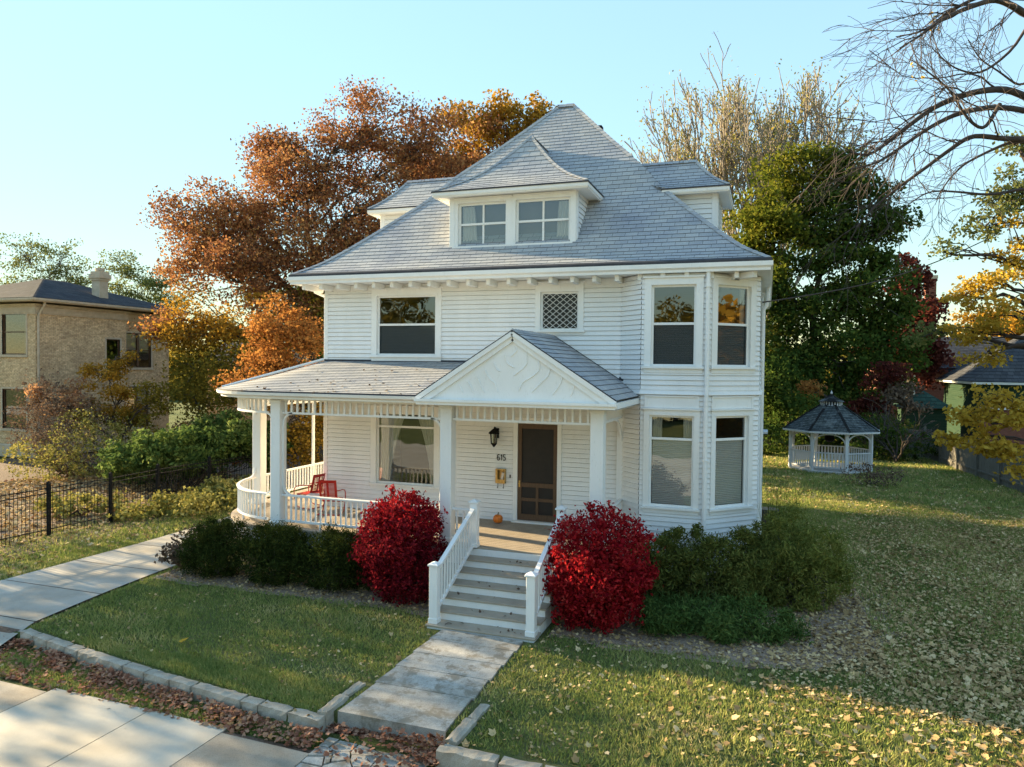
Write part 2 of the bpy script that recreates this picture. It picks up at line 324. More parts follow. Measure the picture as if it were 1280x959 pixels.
    def build(s,name,mat,parent=None,smooth=False,bevel=0):
        me=bpy.data.meshes.new(name); me.from_pydata(s.v,[],s.f)
        if s.anyuv:
            l=me.uv_layers.new(name='UVMap'); l.data.foreach_set('uv',[c for q in s.uv for p in q for c in p])
        me.materials.append(MT[mat] if isinstance(mat,str) else mat)
        if smooth: me.polygons.foreach_set('use_smooth',[True]*len(me.polygons))
        me.update(); o=bpy.data.objects.new(name,me)
        if bevel:
            b=o.modifiers.new('b','BEVEL'); b.width=bevel; b.segments=1; b.limit_method='ANGLE'
        return link(o,parent)
def fastmesh(name,V,F,mats,tint=None,midx=None,parent=None):
    """V (n,3) ; F (m,k) same-size faces"""
    V=np.asarray(V,np.float32); F=np.asarray(F,np.int32); m,k=F.shape
    me=bpy.data.meshes.new(name); me.vertices.add(len(V)); me.vertices.foreach_set('co',V.ravel())
    me.loops.add(m*k); me.loops.foreach_set('vertex_index',F.ravel())
    me.polygons.add(m); me.polygons.foreach_set('loop_start',np.arange(0,m*k,k,dtype=np.int32))
    if midx is not None: me.polygons.foreach_set('material_index',np.asarray(midx,np.int32))
    for q in mats: me.materials.append(q)
    if tint is not None:
        a=me.attributes.new('tint','FLOAT','POINT'); a.data.foreach_set('value',np.asarray(tint,np.float32))
    me.update(calc_edges=True); return link(bpy.data.objects.new(name,me),parent)
def nrm(a): return a/(np.linalg.norm(a,axis=-1,keepdims=True)+1e-9)
def leafquads(C,size,rg,upb=.5,aspect=.62,fold=.3,axis=None,jit=1.0,nb=None):
    n=len(C); N=rg.normal(size=(n,3)); N[:,2]+=upb
    if nb is not None: N+=nb
    N=nrm(N)
    A=rg.normal(size=(n,3))*jit
    if axis is not None: A=A+axis
    A=nrm(np.cross(np.cross(N,A),N)); B=np.cross(N,A)
    Ls=(size*rg.uniform(.65,1.35,n))[:,None]; W=Ls*aspect
    v=np.stack([C-A*Ls*.5,C+B*W*.5+N*W*fold*.5-A*Ls*.05,C+A*Ls*.5,C-B*W*.5+N*W*fold*.5-A*Ls*.05],1).reshape(-1,3)
    f=np.arange(n*4).reshape(n,4); return v,f
def maple(C,size,rg,upb=2.6,fold=.5):
    n=len(C); N=rg.normal(size=(n,3)); N[:,2]+=upb; N=nrm(N); A=nrm(np.cross(np.cross(N,rg.normal(size=(n,3))),N)); B=np.cross(N,A); Ls=(size*rg.uniform(.6,1.3,n))[:,None]; out=[]
    for ang,l,wd in ((0,1.,.36),(1.0,.8,.32),(-1.0,.8,.32)):
        d=A*math.cos(ang)+B*math.sin(ang); e=-A*math.sin(ang)+B*math.cos(ang); cu=N*Ls*fold*rg.uniform(-.1,.5,(n,1))
        out.append(np.stack([C-A*Ls*.3,C+(d*.3+e*wd)*Ls*l-A*Ls*.15,C+d*Ls*.75*l+cu,C+(d*.3-e*wd)*Ls*l-A*Ls*.15],1))
    v=np.stack(out,1).reshape(-1,3); return v,np.arange(n*12).reshape(-1,4)
def inball(rg,n,power=.45):
    d=nrm(rg.normal(size=(n,3))); return d*(rg.uniform(0,1,n)**power)[:,None]
class Tubes:
    def __init__(s): s.V=[]; s.F=[]; s.n=0
    def add(s,pts,rad,sides=5):
        pts=np.asarray(pts,float); n=len(pts); d=np.gradient(pts,axis=0); d=nrm(d)
        ref=np.array((0,0,1.)) if abs(d[0][2])<.9 else np.array((1.,0,0))
        a=nrm(np.cross(d,ref)); b=np.cross(d,a); t=np.arange(sides)*2*math.pi/sides
        r=np.asarray(rad,float)[:,None,None]
        v=pts[:,None,:]+r*(a[:,None,:]*np.cos(t)[None,:,None]+b[:,None,:]*np.sin(t)[None,:,None])
        s.V.append(v.reshape(-1,3)); i=np.arange(sides); j=(i+1)%sides; k=np.arange(n-1)[:,None]*sides
        s.F.append(np.stack([k+i,k+j,k+sides+j,k+sides+i],-1).reshape(-1,4)+s.n); s.n+=n*sides
    def build(s,name,mat,parent=None):
        o=fastmesh(name,np.concatenate(s.V),np.concatenate(s.F),[mat],None,None,parent)
        o.data.polygons.foreach_set('use_smooth',[True]*len(o.data.polygons)); return o
def bez(p,q,n,rg,wob=.1,sag=0):
    p=np.array(p,float); q=np.array(q,float); t=np.linspace(0,1,n)[:,None]; Ld=np.linalg.norm(q-p)
    off=rg.normal(size=(n,3))*wob*Ld; off[0]=0; off[-1]=0
    return p+(q-p)*t+off*.5+np.array((0,0,1))*(np.sin(t*math.pi)*sag*Ld)

# ------------------------------------------------------------------ the white house
F=1.10                                   # porch and ground floor level
HX0,HX1=0.0,11.65; YB=-0.60; BX0,BX1,BX2,BYR=8.43,9.03,10.51,0.54
house=thing('white_house','large white clapboard house with grey shingled roof and corner porch','house',(5.8,0,0))
hinv=Matrix.Translation((-5.8,0,0))
class Fr:
    """wall frame: s along the wall, z up, o outward"""
    def __init__(s,p0,p1):
        s.p=np.array(p0,float); d=np.array(p1,float)-s.p; s.L=np.linalg.norm(d); s.d=d/s.L; s.n=np.array((s.d[1],-s.d[0]))
    def pt(s,a,z,o=0):
        q=s.p+s.d*a+s.n*o; return (q[0],q[1],z)
    def box(s,mb,s0,s1,z0,z1,o0,o1):
        mb.obox(s.pt(s0,z0,o0),np.array((*(s.d*(s1-s0)),0)),np.array((*(s.n*(o1-o0)),0)),(0,0,z1-z0))
def finish(o,parent=house):
    """meshes are written in world coordinates; keep them there under the moved parent"""
    o.parent=parent
    o.matrix_parent_inverse=Matrix.Translation(parent.matrix_world_loc).inverted() if False else Matrix.Identity(4)
    return o
def hpart(mb,name,mat,parent=house,**k):
    """world-space mesh -> child of the house (whose origin is at x 5.8)"""
    mb.v=[(x-5.8,y,z) for x,y,z in mb.v]
    return mb.build(name,mat,parent,**k)
def clap(mb,fr,z0,z1,openings=(),h=.118,lap=.030,s0=0,s1=None):
    s1=fr.L if s1 is None else s1; z=z0
    while z<z1-1e-6:
        zt=min(z+h,z1); cuts=sorted({z,zt}|{c for o in openings for c in (o[2],o[3]) if z<c<zt})
        for a,b in zip(cuts[:-1],cuts[1:]):
            iv=[(s0,s1)]
            for o in openings:
                if o[2]<=a+1e-6 and o[3]>=b-1e-6:
                    nv=[]
                    for p,q in iv:
                        if o[0]>=q or o[1]<=p: nv.append((p,q)); continue
                        if o[0]>p: nv.append((p,o[0]))
                        if o[1]<q: nv.append((o[1],q))
                    iv=nv
            g=.010 if abs(b-zt)<1e-6 and b-a>.03 else 0
            oa=lap*(1-(a-z)/h); ob=lap*(1-(b-g-z)/h)
            for p,q in iv:
                mb.quad(fr.pt(p,a,oa),fr.pt(q,a,oa),fr.pt(q,b-g,ob),fr.pt(p,b-g,ob))
                if g:
                    mb.quad(fr.pt(p,b-g,ob),fr.pt(q,b-g,ob),fr.pt(q,b-g,-.03),fr.pt(p,b-g,-.03)); mb.quad(fr.pt(p,b-g,-.03),fr.pt(q,b-g,-.03),fr.pt(q,b,-.03),fr.pt(p,b,-.03))
                if abs(a-z)<1e-6: mb.quad(fr.pt(p,a,-.03),fr.pt(q,a,-.03),fr.pt(q,a,oa),fr.pt(p,a,oa))
        z=zt
def window(fr,s0,s1,z0,z1,rail=None,cols=1,tw=.16,head=.20,sill=.10,blind=None,curtain=None,lattice=False,screen=False,name='window',panel=None,parent=None,sash=.05,transfn=None):
    """s0..s1 z0..z1 = glass; trim round it"""
    mb=MB(); o1=.045
    S0,S1,Z0,Z1=s0-sash,s1+sash,z0-sash,z1+sash
    fr.box(mb,S0-tw,S0,Z0,Z1,-.02,o1); fr.box(mb,S1,S1+tw,Z0,Z1,-.02,o1)
    fr.box(mb,S0-tw,S1+tw,Z1,Z1+head,-.02,o1+.004); fr.box(mb,S0-tw-.03,S1+tw+.03,Z1+head,Z1+head+.035,-.02,o1+.045)
    fr.box(mb,S0-tw-.04,S1+tw+.04,Z0-.05,Z0,-.02,o1+.05); fr.box(mb,S0-tw,S1+tw,Z0-.05-sill,Z0-.05,-.02,o1-.006)
    # reveals
    for a,b,c,d in ((S0-.004,S0,Z0,Z1),(S1,S1+.004,Z0,Z1),(S0,S1,Z1,Z1+.004),(S0,S1,Z0-.004,Z0)): fr.box(mb,a,b,c,d,-.14,-.021)
    fo=hpart(mb,'window','trim',parent or house) if name=='window' else hpart(mb,name,'trim',parent or house)
    m=MB(); oo0,oo1=-.08,-.035
    fr.box(m,S0,s0,Z0,Z1,oo0,oo1); fr.box(m,s1,S1,Z0,Z1,oo0,oo1); fr.box(m,s0,s1,Z0,z0,oo0,oo1); fr.box(m,s0,s1,z1,Z1,oo0,oo1)
    if rail is not None: fr.box(m,s0,s1,rail-.028,rail+.028,oo0,oo1+.01)
    if cols==2: fr.box(m,(s0+s1)/2-.025,(s0+s1)/2+.025,z0,(rail-.028) if rail else z1,oo0+.01,oo1); 
    if cols==2 and rail: fr.box(m,(s0+s1)/2-.025,(s0+s1)/2+.025,rail+.028,z1,oo0+.01,oo1)
    m.v=[(x,y,z) for x,y,z in m.v]
    hpart(m,'sash','trim',fo)
    if lattice:
        m=MB(); W=s1-s0; H=z1-z0; nx=5; ny=6; st=W/nx; 
        def clipseg(p,q):
            # clip to rect
            t0,t1=0.,1.; dx,dz=q[0]-p[0],q[1]-p[1]
            for pp,qq in ((-dx,p[0]-s0),(dx,s1-p[0]),(-dz,p[1]-z0),(dz,z1-p[1])):
                if abs(pp)<1e-9: continue
                r_=qq/pp
                if pp<0: t0=max(t0,r_)
                else: t1=min(t1,r_)
            return None if t0>=t1 else ((p[0]+dx*t0,p[1]+dz*t0),(p[0]+dx*t1,p[1]+dz*t1))
        k=H/ny*nx/W
        for i in range(-ny,nx+1):
            for sg in (1,-1):
                p=(s0+i*st,z0 if sg>0 else z1); q=(p[0]+ny*st,p[1]+sg*ny*st*k)
                c=clipseg(p,q)
                if c: m.beam(fr.pt(c[0][0],c[0][1],-.033),fr.pt(c[1][0],c[1][1],-.033),.010,.010,(*fr.n,0))
        hpart(m,'lattice','trim',fo)
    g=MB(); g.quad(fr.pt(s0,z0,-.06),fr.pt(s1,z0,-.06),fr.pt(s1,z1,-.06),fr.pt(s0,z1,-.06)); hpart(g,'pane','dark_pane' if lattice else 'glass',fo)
    if screen:
        b=MB(); b.quad(fr.pt(s0,z0,-.045),fr.pt(s1,z0,-.045),fr.pt(s1,(rail-.03 if rail else z1),-.045),fr.pt(s0,(rail-.03 if rail else z1),-.045)); hpart(b,'insect_screen','inscreen',fo)
    if blind:
        b=MB(); fr.box(b,s0+.01,s1-.01,blind[0],blind[1],-.125,-.115); hpart(b,'blind','blind',fo)
    if curtain:
        for side,(wt,wb) in curtain:
            b=MB(); n=22; rows=10
            pts=[]
            for r_ in range(rows+1):
                t=r_/rows; z=z1-(z1-z0)*t; wd=(wt*(1-t)**1.6+wb*(1-(1-t)**1.6))
                row=[]
                for i in range(n+1):
                    u=i/n; a=s0+.01+u*wd if side=='l' else s1-.01-u*wd
                    row.append(fr.pt(a,z,-.15+.022*math.sin(u*math.pi*9)))
                pts.append(row)
            for r_ in range(rows):
                for i in range(n): b.quad(pts[r_][i],pts[r_][i+1],pts[r_+1][i+1],pts[r_+1][i])
            hpart(b,'curtain','fabric',fo)
    return (s0-sash-.01,s1+sash+.01,z0-sash-.01,z1+sash+.01)

fF=Fr((HX0,0),(BX0,0)); fBL=Fr((BX0,0),(BX1,YB)); fBF=Fr((BX1,YB),(BX2,YB)); fBR=Fr((BX2,YB),(HX1,BYR))
fR=Fr((HX1,BYR),(HX1,9.6)); fBk=Fr((HX1,9.6),(HX0,9.6)); fL=Fr((HX0,9.6),(HX0,0))
op=[]
op.append(window(fF,1.72,3.40,5.42,6.95,rail=6.21,head=.17,screen=True,blind=(5.42,6.17)))
op.append(window(fF,6.41,7.31,6.08,6.95,lattice=True,tw=.13,head=.22,sill=.06))
op.append(window(fF,1.72,3.39,1.90,3.76,rail=3.42,head=.16,curtain=[('l',(.75,.30)),('r',(.55,.12))]))
# front door opening
door_o=(5.80,6.86,F,3.64)
mb=MB(); clap(mb,fF,.35,7.30,op+[door_o]); 
for fr_,ops in ((fBL,[]),):
    clap(mb,fr_,.35,7.30,ops)
b1=window(fBF,9.306-BX1,10.225-BX1,5.20,6.99,rail=6.14,head=.16,screen=True,blind=(5.2,6.11))
b2=window(fBF,9.30-BX1,10.22-BX1,1.92,3.96,rail=3.46,head=.13,blind=(1.92,3.43),tw=.13,curtain=[('l',(.22,.2)),('r',(.2,.18))])
c1=window(fBR,.212*fBR.L,.77*fBR.L,5.20,6.99,rail=6.14,head=.16,screen=True,blind=(5.2,6.11),curtain=[('r',(.12,.12))])
c2=window(fBR,.212*fBR.L,.77*fBR.L,1.92,3.96,rail=3.46,head=.13,tw=.13,blind=(1.92,3.43))
clap(mb,fBF,.35,7.30,[b1,b2]); clap(mb,fBR,.35,7.30,[c1,c2])
r1=window(fR,3.0,4.0,5.2,6.9,rail=6.1); r2=window(fR,3.0,4.0,1.9,3.9,rail=3.2)
l1=window(fL,3.0,4.0,5.2,6.9,rail=6.1); l2=window(fL,6.6,7.6,1.9,3.7,rail=3.2)
clap(mb,fR,.35,7.30,[r1,r2]); clap(mb,fBk,.35,7.30); clap(mb,fL,.35,7.30,[l1,l2])
hpart(mb,'siding','siding')
# panels over the lower bay windows
mb=MB()
for fr_,a,b in ((fBF,9.13-BX1,10.38-BX1),(fBR,.212*fBR.L-.18,.77*fBR.L+.18)):
    fr_.box(mb,a,b,4.18,4.44,.0,.03); fr_.box(mb,a,a+.06,4.18,4.44,.0301,.045); fr_.box(mb,b-.06,b,4.18,4.44,.0301,.045); fr_.box(mb,a,b,4.44,4.47,.0,.06)
hpart(mb,'window_panel','trim')
mb=MB(); bp=[(BX0,0),(BX1,YB),(BX2,YB),(HX1,BYR),(HX1,9.6)]
mb.sweep(bp,[(0,4.48),(.05,4.48),(.075,4.50),(.055,4.53),(.0,4.62)]); hpart(mb,'belt_course','trim')
# corner boards + frieze
mb=MB(); fF.box(mb,0,.11,.35,7.1,.0,.032); fL.box(mb,fL.L-.11,fL.L,.35,7.1,0,.034)
fF.box(mb,.0,fF.L,7.16,7.30,0,.03)
hpart(mb,'corner_board','trim')
mb=MB(); mb.sweep([(HX0,0),(BX0,0),(BX1,YB),(BX2,YB),(HX1,BYR),(HX1,9.6),(HX0,9.6)],[(-.25,0),(.0,0),(.0,.36),(-.25,.36)],closed=True); hpart(mb,'foundation','stone')
# interior
mb=MB(); hp=[(HX0+.16,.16),(BX0,.16),(BX1+.1,YB+.17),(BX2-.1,YB+.17),(HX1-.17,BYR+.1),(HX1-.16,9.4),(HX0+.16,9.4)]
for z in (F-.05,4.25,7.22): mb.poly([(x,y,z) for x,y in hp]); 
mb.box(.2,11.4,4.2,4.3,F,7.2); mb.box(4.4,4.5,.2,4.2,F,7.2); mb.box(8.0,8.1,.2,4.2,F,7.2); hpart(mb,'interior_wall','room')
# door
mb=MB(); fF.box(mb,5.69,5.80,F,3.66,-.05,.05); fF.box(mb,6.86,6.97,F,3.66,-.05,.05); fF.box(mb,5.66,7.0,3.66,3.80,-.05,.06); fF.box(mb,5.68,6.98,F,F+.045,-.05,.16)
hpart(mb,'door_frame','trim')
mb=MB(); a,b=5.805,6.855; z0,z1=F+.05,3.635
for q in ((a,a+.10,z0,z1),(b-.10,b,z0,z1)): fF.box(mb,*q,-.03,.02)
for q in ((z1-.12,z1),(z0,z0+.16),(z0+.50,z0+.58),(z0+.86,z0+.97)): fF.box(mb,a+.1,b-.1,*q,-.03,.016)
mx_=(a+b)/2; fF.box(mb,mx_-.035,mx_+.035,z0+.16,z0+.50,-.03,.014); fF.box(mb,mx_-.035,mx_+.035,z0+.58,z0+.86,-.03,.014)
dr=hpart(mb,'screen_door','door')
m=MB(); m.quad(fF.pt(a+.09,z0+.1,-.012),fF.pt(b-.09,z0+.1,-.012),fF.pt(b-.09,z1-.1,-.012),fF.pt(a+.09,z1-.1,-.012)); hpart(m,'mesh_screen','screen',dr)
m=MB(); m.tube([fF.pt(a+.05,z0+.95,.02),fF.pt(a+.05,z0+.95,.07)],.02,8); fF.box(m,a+.03,a+.07,z0+.85,z0+1.02,.02,.028); hpart(m,'handle','brass',dr)
for zz in (z0+.3,z0+1.35,z0+2.1):
    m=MB(); fF.box(m,b-.012,b+.02,zz,zz+.09,.02,.03); hpart(m,'hinge','dark',dr)
m=MB(); fF.box(m,5.585,5.615,2.22,2.30,.02,.035); hpart(m,'doorbell','dark')
# house number
mb=MB(); u=.15; wd=.072
def seg(x0,z0,x1,z1): mb.beam((5.24+x0*wd,-.036,2.665+z0*u),(5.24+x1*wd,-.036,2.665+z1*u),.012,.020,(0,1,0)) if False else mb.beam((5.24+x0*wd,-.036,2.665+z0*u),(5.24+x1*wd,-.036,2.665+z1*u),.020,.010,(0,1,0))
def digit(x,pts):
    for a,b in zip(pts,pts[1:]): seg(x+a[0],a[1],x+b[0],b[1])
digit(0,[(.85,.95),(.45,1),(.1,.8),(0,.35),(.2,.02),(.6,0),(.9,.2),(.85,.48),(.5,.58),(.08,.42)])
digit(1.42,[(0,.78),(.3,1),(.3,0)])
digit(2.25,[(.9,1),(.1,1),(.1,.56),(.5,.62),(.9,.42),(.88,.16),(.5,0),(.05,.08)])
hpart(mb,'house_number','dark')

# ---- main roof
RC=5.62
PROF=[(1.0,7.55),(.9,7.90),(.8,8.42),(.7,8.98),(.6,9.56),(.546,9.86),(.43,10.73),(.278,11.65),(.13,12.60),(0,13.45)]
pt_=np.array([p[0] for p in PROF][::-1]); pz_=np.array([p[1] for p in PROF][::-1])
def rz_(t): return float(np.interp(t,pt_,pz_))
ts=np.linspace(1,0,400); zs=np.array([rz_(t) for t in ts]); zs=np.convolve(np.pad(zs,12,'edge'),np.ones(25)/25,'valid'); zs[0]=7.55; zs[-1]=13.45
def rzs(t): return float(np.interp(-t,-ts,zs))
arc=np.concatenate([[0],np.cumsum(np.hypot(np.diff(ts)*5.75,np.diff(zs)))])
nrow=int(arc[-1]/.17); tr=[float(np.interp(k*arc[-1]/nrow,arc,ts)) for k in range(nrow+1)]
def corner(t,sx,sy): return np.array((RC+sx*(.25+6.0*t),5+sy*5.75*t,rzs(t)))
def rowroof(mb,Ls,Rs,h=.010,u0=0,vrow=.17):
    """Ls,Rs: lists of left/right points bottom->top; lapped courses"""
    for k in range(len(Ls)-1):
        a,b,c,d=[np.array(q,float) for q in (Ls[k],Rs[k],Rs[k+1],Ls[k+1])]
        nn=np.cross(b-a,d-a); nn/=np.linalg.norm(nn)+1e-9
        dd=(b-a)/(np.linalg.norm(b-a)+1e-9); jj=((k*7919)%13)/13*.3
        ua,ub,uc,ud=[float(np.dot(q-Ls[0],dd))+jj for q in (a,b,c,d)]
        v0,v1=k*vrow,(k+1)*vrow
        mb.quad(a+nn*h,b+nn*h,c,d,[(ua,v0),(ub,v0),(uc,v1),(ud,v1)])
        mb.quad(a-nn*.004,b-nn*.004,b+nn*h,a+nn*h,[(ua,v0+.002)]*4)
mb=MB()
rowroof(mb,[corner(t,-1,-1) for t in tr],[corner(t,1,-1) for t in tr])
rowroof(mb,[corner(t,1,-1) for t in tr],[corner(t,1,1) for t in tr])
rowroof(mb,[corner(t,1,1) for t in tr],[corner(t,-1,1) for t in tr])
rowroof(mb,[corner(t,-1,1) for t in tr],[corner(t,-1,-1) for t in tr])
roof=hpart(mb,'roof','shingle')
def caps(mb,pts,da,db,wd=.13,step=.2):
    pts=[np.array(p,float) for p in pts]; d=np.array([0]+list(np.cumsum([np.linalg.norm(b-a) for a,b in zip(pts,pts[1:])])))
    n=max(2,int(d[-1]/step)); P=[np.array([np.interp(k*d[-1]/n,d,[p[i] for p in pts]) for i in range(3)]) for k in range(n+1)]
    for k in range(n):
        for dv in (da,db):
            dv_=np.array(dv,float)*wd; lo=.035; hi=.02
            q=[P[k]+(0,0,lo+.012),P[k]+dv_+(0,0,.022+.012),P[k+1]+dv_+(0,0,.022),P[k+1]+(0,0,hi+.015)]
            mb.quad(*q,[(k*.37,.1),(k*.37,.12),(k*.37+.1,.12),(k*.37+.1,.1)])
            mb.quad(P[k]+(0,0,.0),P[k]+dv_+(0,0,.0),P[k]+dv_+(0,0,.034),P[k]+(0,0,lo+.012),[(.1,.1)]*4)
mb=MB()
for sx in (-1,1):
    for sy in (-1,1):
        runs=[tr] if (sx,sy)!=(1,-1) else [[t for t in tr if t>.535],[t for t in tr if t<.40]]
        for q in runs:
            mb=MB(); caps(mb,[corner(t,sx,sy) for t in q],(-sx,0,0),(0,-sy,0)); hpart(mb,'hip_cap','shingle',roof)
mb=MB(); caps(mb,[(RC-.25,5,13.46),(RC+.25,5,13.46)],(0,-1,-.9),(0,1,-.9))
hpart(mb,'hip_cap','shingle',roof)
mb=MB(); ex=[(RC-6.25,-.75),(RC+6.25,-.75),(RC+6.25,10.75),(RC-6.25,10.75)]
mb.sweep(ex,[(-.03,7.50),(.035,7.50),(.035,7.555),(-.03,7.60)],closed=True); hpart(mb,'drip_edge','edge')
mb=MB(); mb.sweep(ex,[(-.10,7.30),(0,7.30),(0,7.36),(.05,7.40),(.05,7.497),(-.10,7.497)],closed=True); hpart(mb,'gutter','trim')
mb=MB(); mb.poly([(RC-6.2,-.68,7.31),(RC+6.2,-.68,7.31),(RC+6.2,10.7,7.31),(RC-6.2,10.7,7.31)][::-1]); hpart(mb,'soffit','trim')
x=-.30
while x<11.3:
    yw=0.
    if x>BX0: yw=-(x-BX0) if x<BX1 else (YB if x<BX2 else YB+(x-BX2))
    if not(5.3<0) and yw>-.56:
        mb=MB(); mb.box(x-.05,x+.05,-.60,yw if x>0 else .3,7.16,7.308); hpart(mb,'rafter_tail','trim',bevel=.008)
    else:
        mb=MB(); mb.box(x-.05,x+.05,-.68,yw,7.19,7.308); hpart(mb,'rafter_tail','trim')
    x+=.545
mb=MB(); q=np.array((10.98,-.1)); mb.beam((10.95,-.08,7.23),(11.55,-.60,7.23),.11,.14); hpart(mb,'rafter_tail','trim')
# downspouts
mb=MB(); mb.tube([(BX2+.03,-.68,7.33),(BX2+.03,-.68,7.22),(BX2+.03,YB-.09,7.02),(BX2+.03,YB-.09,4.7),(BX2+.03,YB-.11,4.5),(BX2+.02,YB-.09,4.2),(BX2+.02,YB-.09,.5)],.05,8); 
mb.box(BX2-.035,BX2+.095,YB-.15,YB-.02,6.96,6.985); mb.box(BX2-.03,BX2+.09,YB-.14,YB-.02,3.0,3.02); hpart(mb,'downspout','trim')
mb=MB(); mb.tube([(-.55,.2,7.32),(-.5,.25,7.18),(-.1,.5,6.98),(-.06,.5,6.8),(-.06,.5,.4)],.045,8); hpart(mb,'downspout','trim')
mb=MB(); mb.tube([(11.83,3.1,7.33),(11.83,3.1,7.0),(11.78,3.1,6.8),(11.71,3.1,6.7),(11.71,3.1,.4)],.05,8); hpart(mb,'downspout','trim')
# small vent behind the peak
mb=MB(); mb.box(6.32,6.50,6.2,6.5,12.2,13.12); hpart(mb,'roof_vent','shingle_dark')

# ---- dormers : hipped, walls sink into the main roof
def dormer(x0,x1,y0,y1,zw0,ze,ovh,peaks,openings,name='dormer',front='y',label=None):
    fr=[Fr((x0,y0),(x1,y0)),Fr((x1,y0),(x1,y1)),Fr((x1,y1),(x0,y1)),Fr((x0,y1),(x0,y0))]
    mb=MB()
    for i,f_ in enumerate(fr): clap(mb,f_,zw0,ze,openings if i==0 else (),h=.13)
    for i,f_ in enumerate(fr):
        f_.box(mb,0,.13,zw0,ze,.0,.03); f_.box(mb,f_.L-.13,f_.L,zw0,ze,0,.032)
    d=hpart(mb,name,'siding')
    ex0,ex1,ey0,ey1=x0-ovh,x1+ovh,y0-ovh,y1+ovh
    pa,pb=[np.array(p,float) for p in peaks]         # ridge ends
    C=[np.array(c,float) for c in ((ex0,ey0,ze+.12),(ex1,ey0,ze+.12),(ex1,ey1,ze+.12),(ex0,ey1,ze+.12))]
    def curve(c,p,n=16):
        out=[]
        for k in range(n+1):
            t=k/n; q=c+(p-c)*t; q[2]-=math.sin(t*math.pi)*.16*np.linalg.norm((p-c))*.35; out.append(q)
        return out
    return d,C,pa,pb,curve
# front dormer
FD=(3.71,7.19,.30,4.2)
fd=Fr((FD[0],FD[2]),(FD[1],FD[2]))
w1=window(fd,4.0-FD[0],5.29-FD[0],8.35,9.38,rail=8.88,cols=2,tw=.10,head=.1,sill=.02,sash=.06,curtain=[('l',(.34,.42))])
w2=window(fd,5.63-FD[0],6.98-FD[0],8.35,9.38,rail=8.88,cols=2,tw=.035,head=.1,sill=.02,sash=.06,curtain=[('r',(.28,.34))])
d,C,pa,pb,cv=dormer(*FD,8.05,9.60,.38,((5.46,1.9,11.58),(5.46,3.5,11.58)),[w1,w2,(.0,.01,8,8.01)])
m=MB(); fd.box(m,FD[1]-FD[0]-.14-0,FD[1]-FD[0],8.17,9.6,.033,.06); fd.box(m,0,.14,8.17,9.6,.033,.06); fd.box(m,0,FD[1]-FD[0],8.13,8.22,.034,.09); fd.box(m,5.30-FD[0],5.56-FD[0],8.22,9.55,-.02,.044); hpart(m,'dormer_trim','trim',d)
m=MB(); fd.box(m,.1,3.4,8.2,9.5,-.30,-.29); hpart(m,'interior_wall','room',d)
mb=MB(); n=14
sp=lambda c,p,k=n: [ (lambda q,t:(q[0],q[1],q[2]-math.sin(t*math.pi)**1*.26))((c+(p-c)*t),t) for t in [i/k for i in range(k+1)]]
rowroof(mb,sp(C[0],pa),sp(C[1],pa)); 
rowroof(mb,sp(C[1],pa),sp(C[2],pb)); rowroof(mb,sp(C[3],pb),sp(C[0],pa))
hpart(mb,'dormer_roof','shingle',d)
mb=MB(); caps(mb,sp(C[0],pa),(1,0,0),(0,1,0),.09); caps(mb,sp(C[1],pa),(-1,0,0),(0,1,0),.09); caps(mb,[pa,pb],(1,0,-.9),(-1,0,-.9),.1); hpart(mb,'hip_cap','shingle',d)
def eaves(d,C,wx):
    e=[(c[0],c[1]) for c in C]; z=C[0][2]
    mb=MB(); mb.sweep(e,[(-.02,z-.03),(.02,z-.03),(.02,z+.005),(-.02,z+.02)],closed=True); hpart(mb,'drip_edge','edge',d)
    mb=MB(); mb.sweep(e,[(-.09,z-.16),(-.03,z-.16),(0,z-.10),(0,z-.032),(-.09,z-.032)],closed=True); mb.poly([(c[0],c[1],z-.13) for c in C][::-1]); hpart(mb,'eave_trim','trim',d)
eaves(d,C,0)
# side dormers
for (x0,x1,y0,y1,ze,pk) in ((.20,3.2,2.8,5.2,9.86,((.50,4.0,11.15),(3.4,4.0,11.15))),(9.45,10.52,2.02,3.75,9.69,((7.6,2.88,10.79),(9.90,2.88,10.79)))):
    d,C,pa,pb,cv=dormer(x0,x1,y0,y1,8.0,ze,.32,pk,[],'side_dormer')
    mb=MB()
    sp2=lambda c,p: [ (lambda q,t:(q[0],q[1],q[2]-math.sin(t*math.pi)*.10))((c+(p-c)*t),t) for t in [i/9 for i in range(10)]]
    rowroof(mb,sp2(C[0],pa),sp2(C[1],pb)); rowroof(mb,sp2(C[1],pb),sp2(C[2],pb)); rowroof(mb,sp2(C[2],pb),sp2(C[3],pa)); rowroof(mb,sp2(C[3],pa),sp2(C[0],pa))
    hpart(mb,'dormer_roof','shingle',d)
    mb=MB(); caps(mb,[pa,pb],(0,-1,-.8),(0,1,-.8),.1); caps(mb,sp2(C[1],pb),(-1,0,0),(0,1,0),.09); caps(mb,sp2(C[0],pa),(1,0,0),(0,1,0),.09); hpart(mb,'hip_cap','shingle',d)
    eaves(d,C,0)
d,C,pa,pb,cv=dormer(8.5,10.45,7.6,9.4,7.6,8.95,.28,((8.6,8.5,9.85),(10.0,8.5,9.85)),[],'rear_dormer')
mb=MB(); rowroof(mb,sp2(C[0],pa),sp2(C[1],pb)); rowroof(mb,sp2(C[1],pb),sp2(C[2],pb)); rowroof(mb,sp2(C[2],pb),sp2(C[3],pa)); hpart(mb,'dormer_roof','shingle',d); eaves(d,C,0)

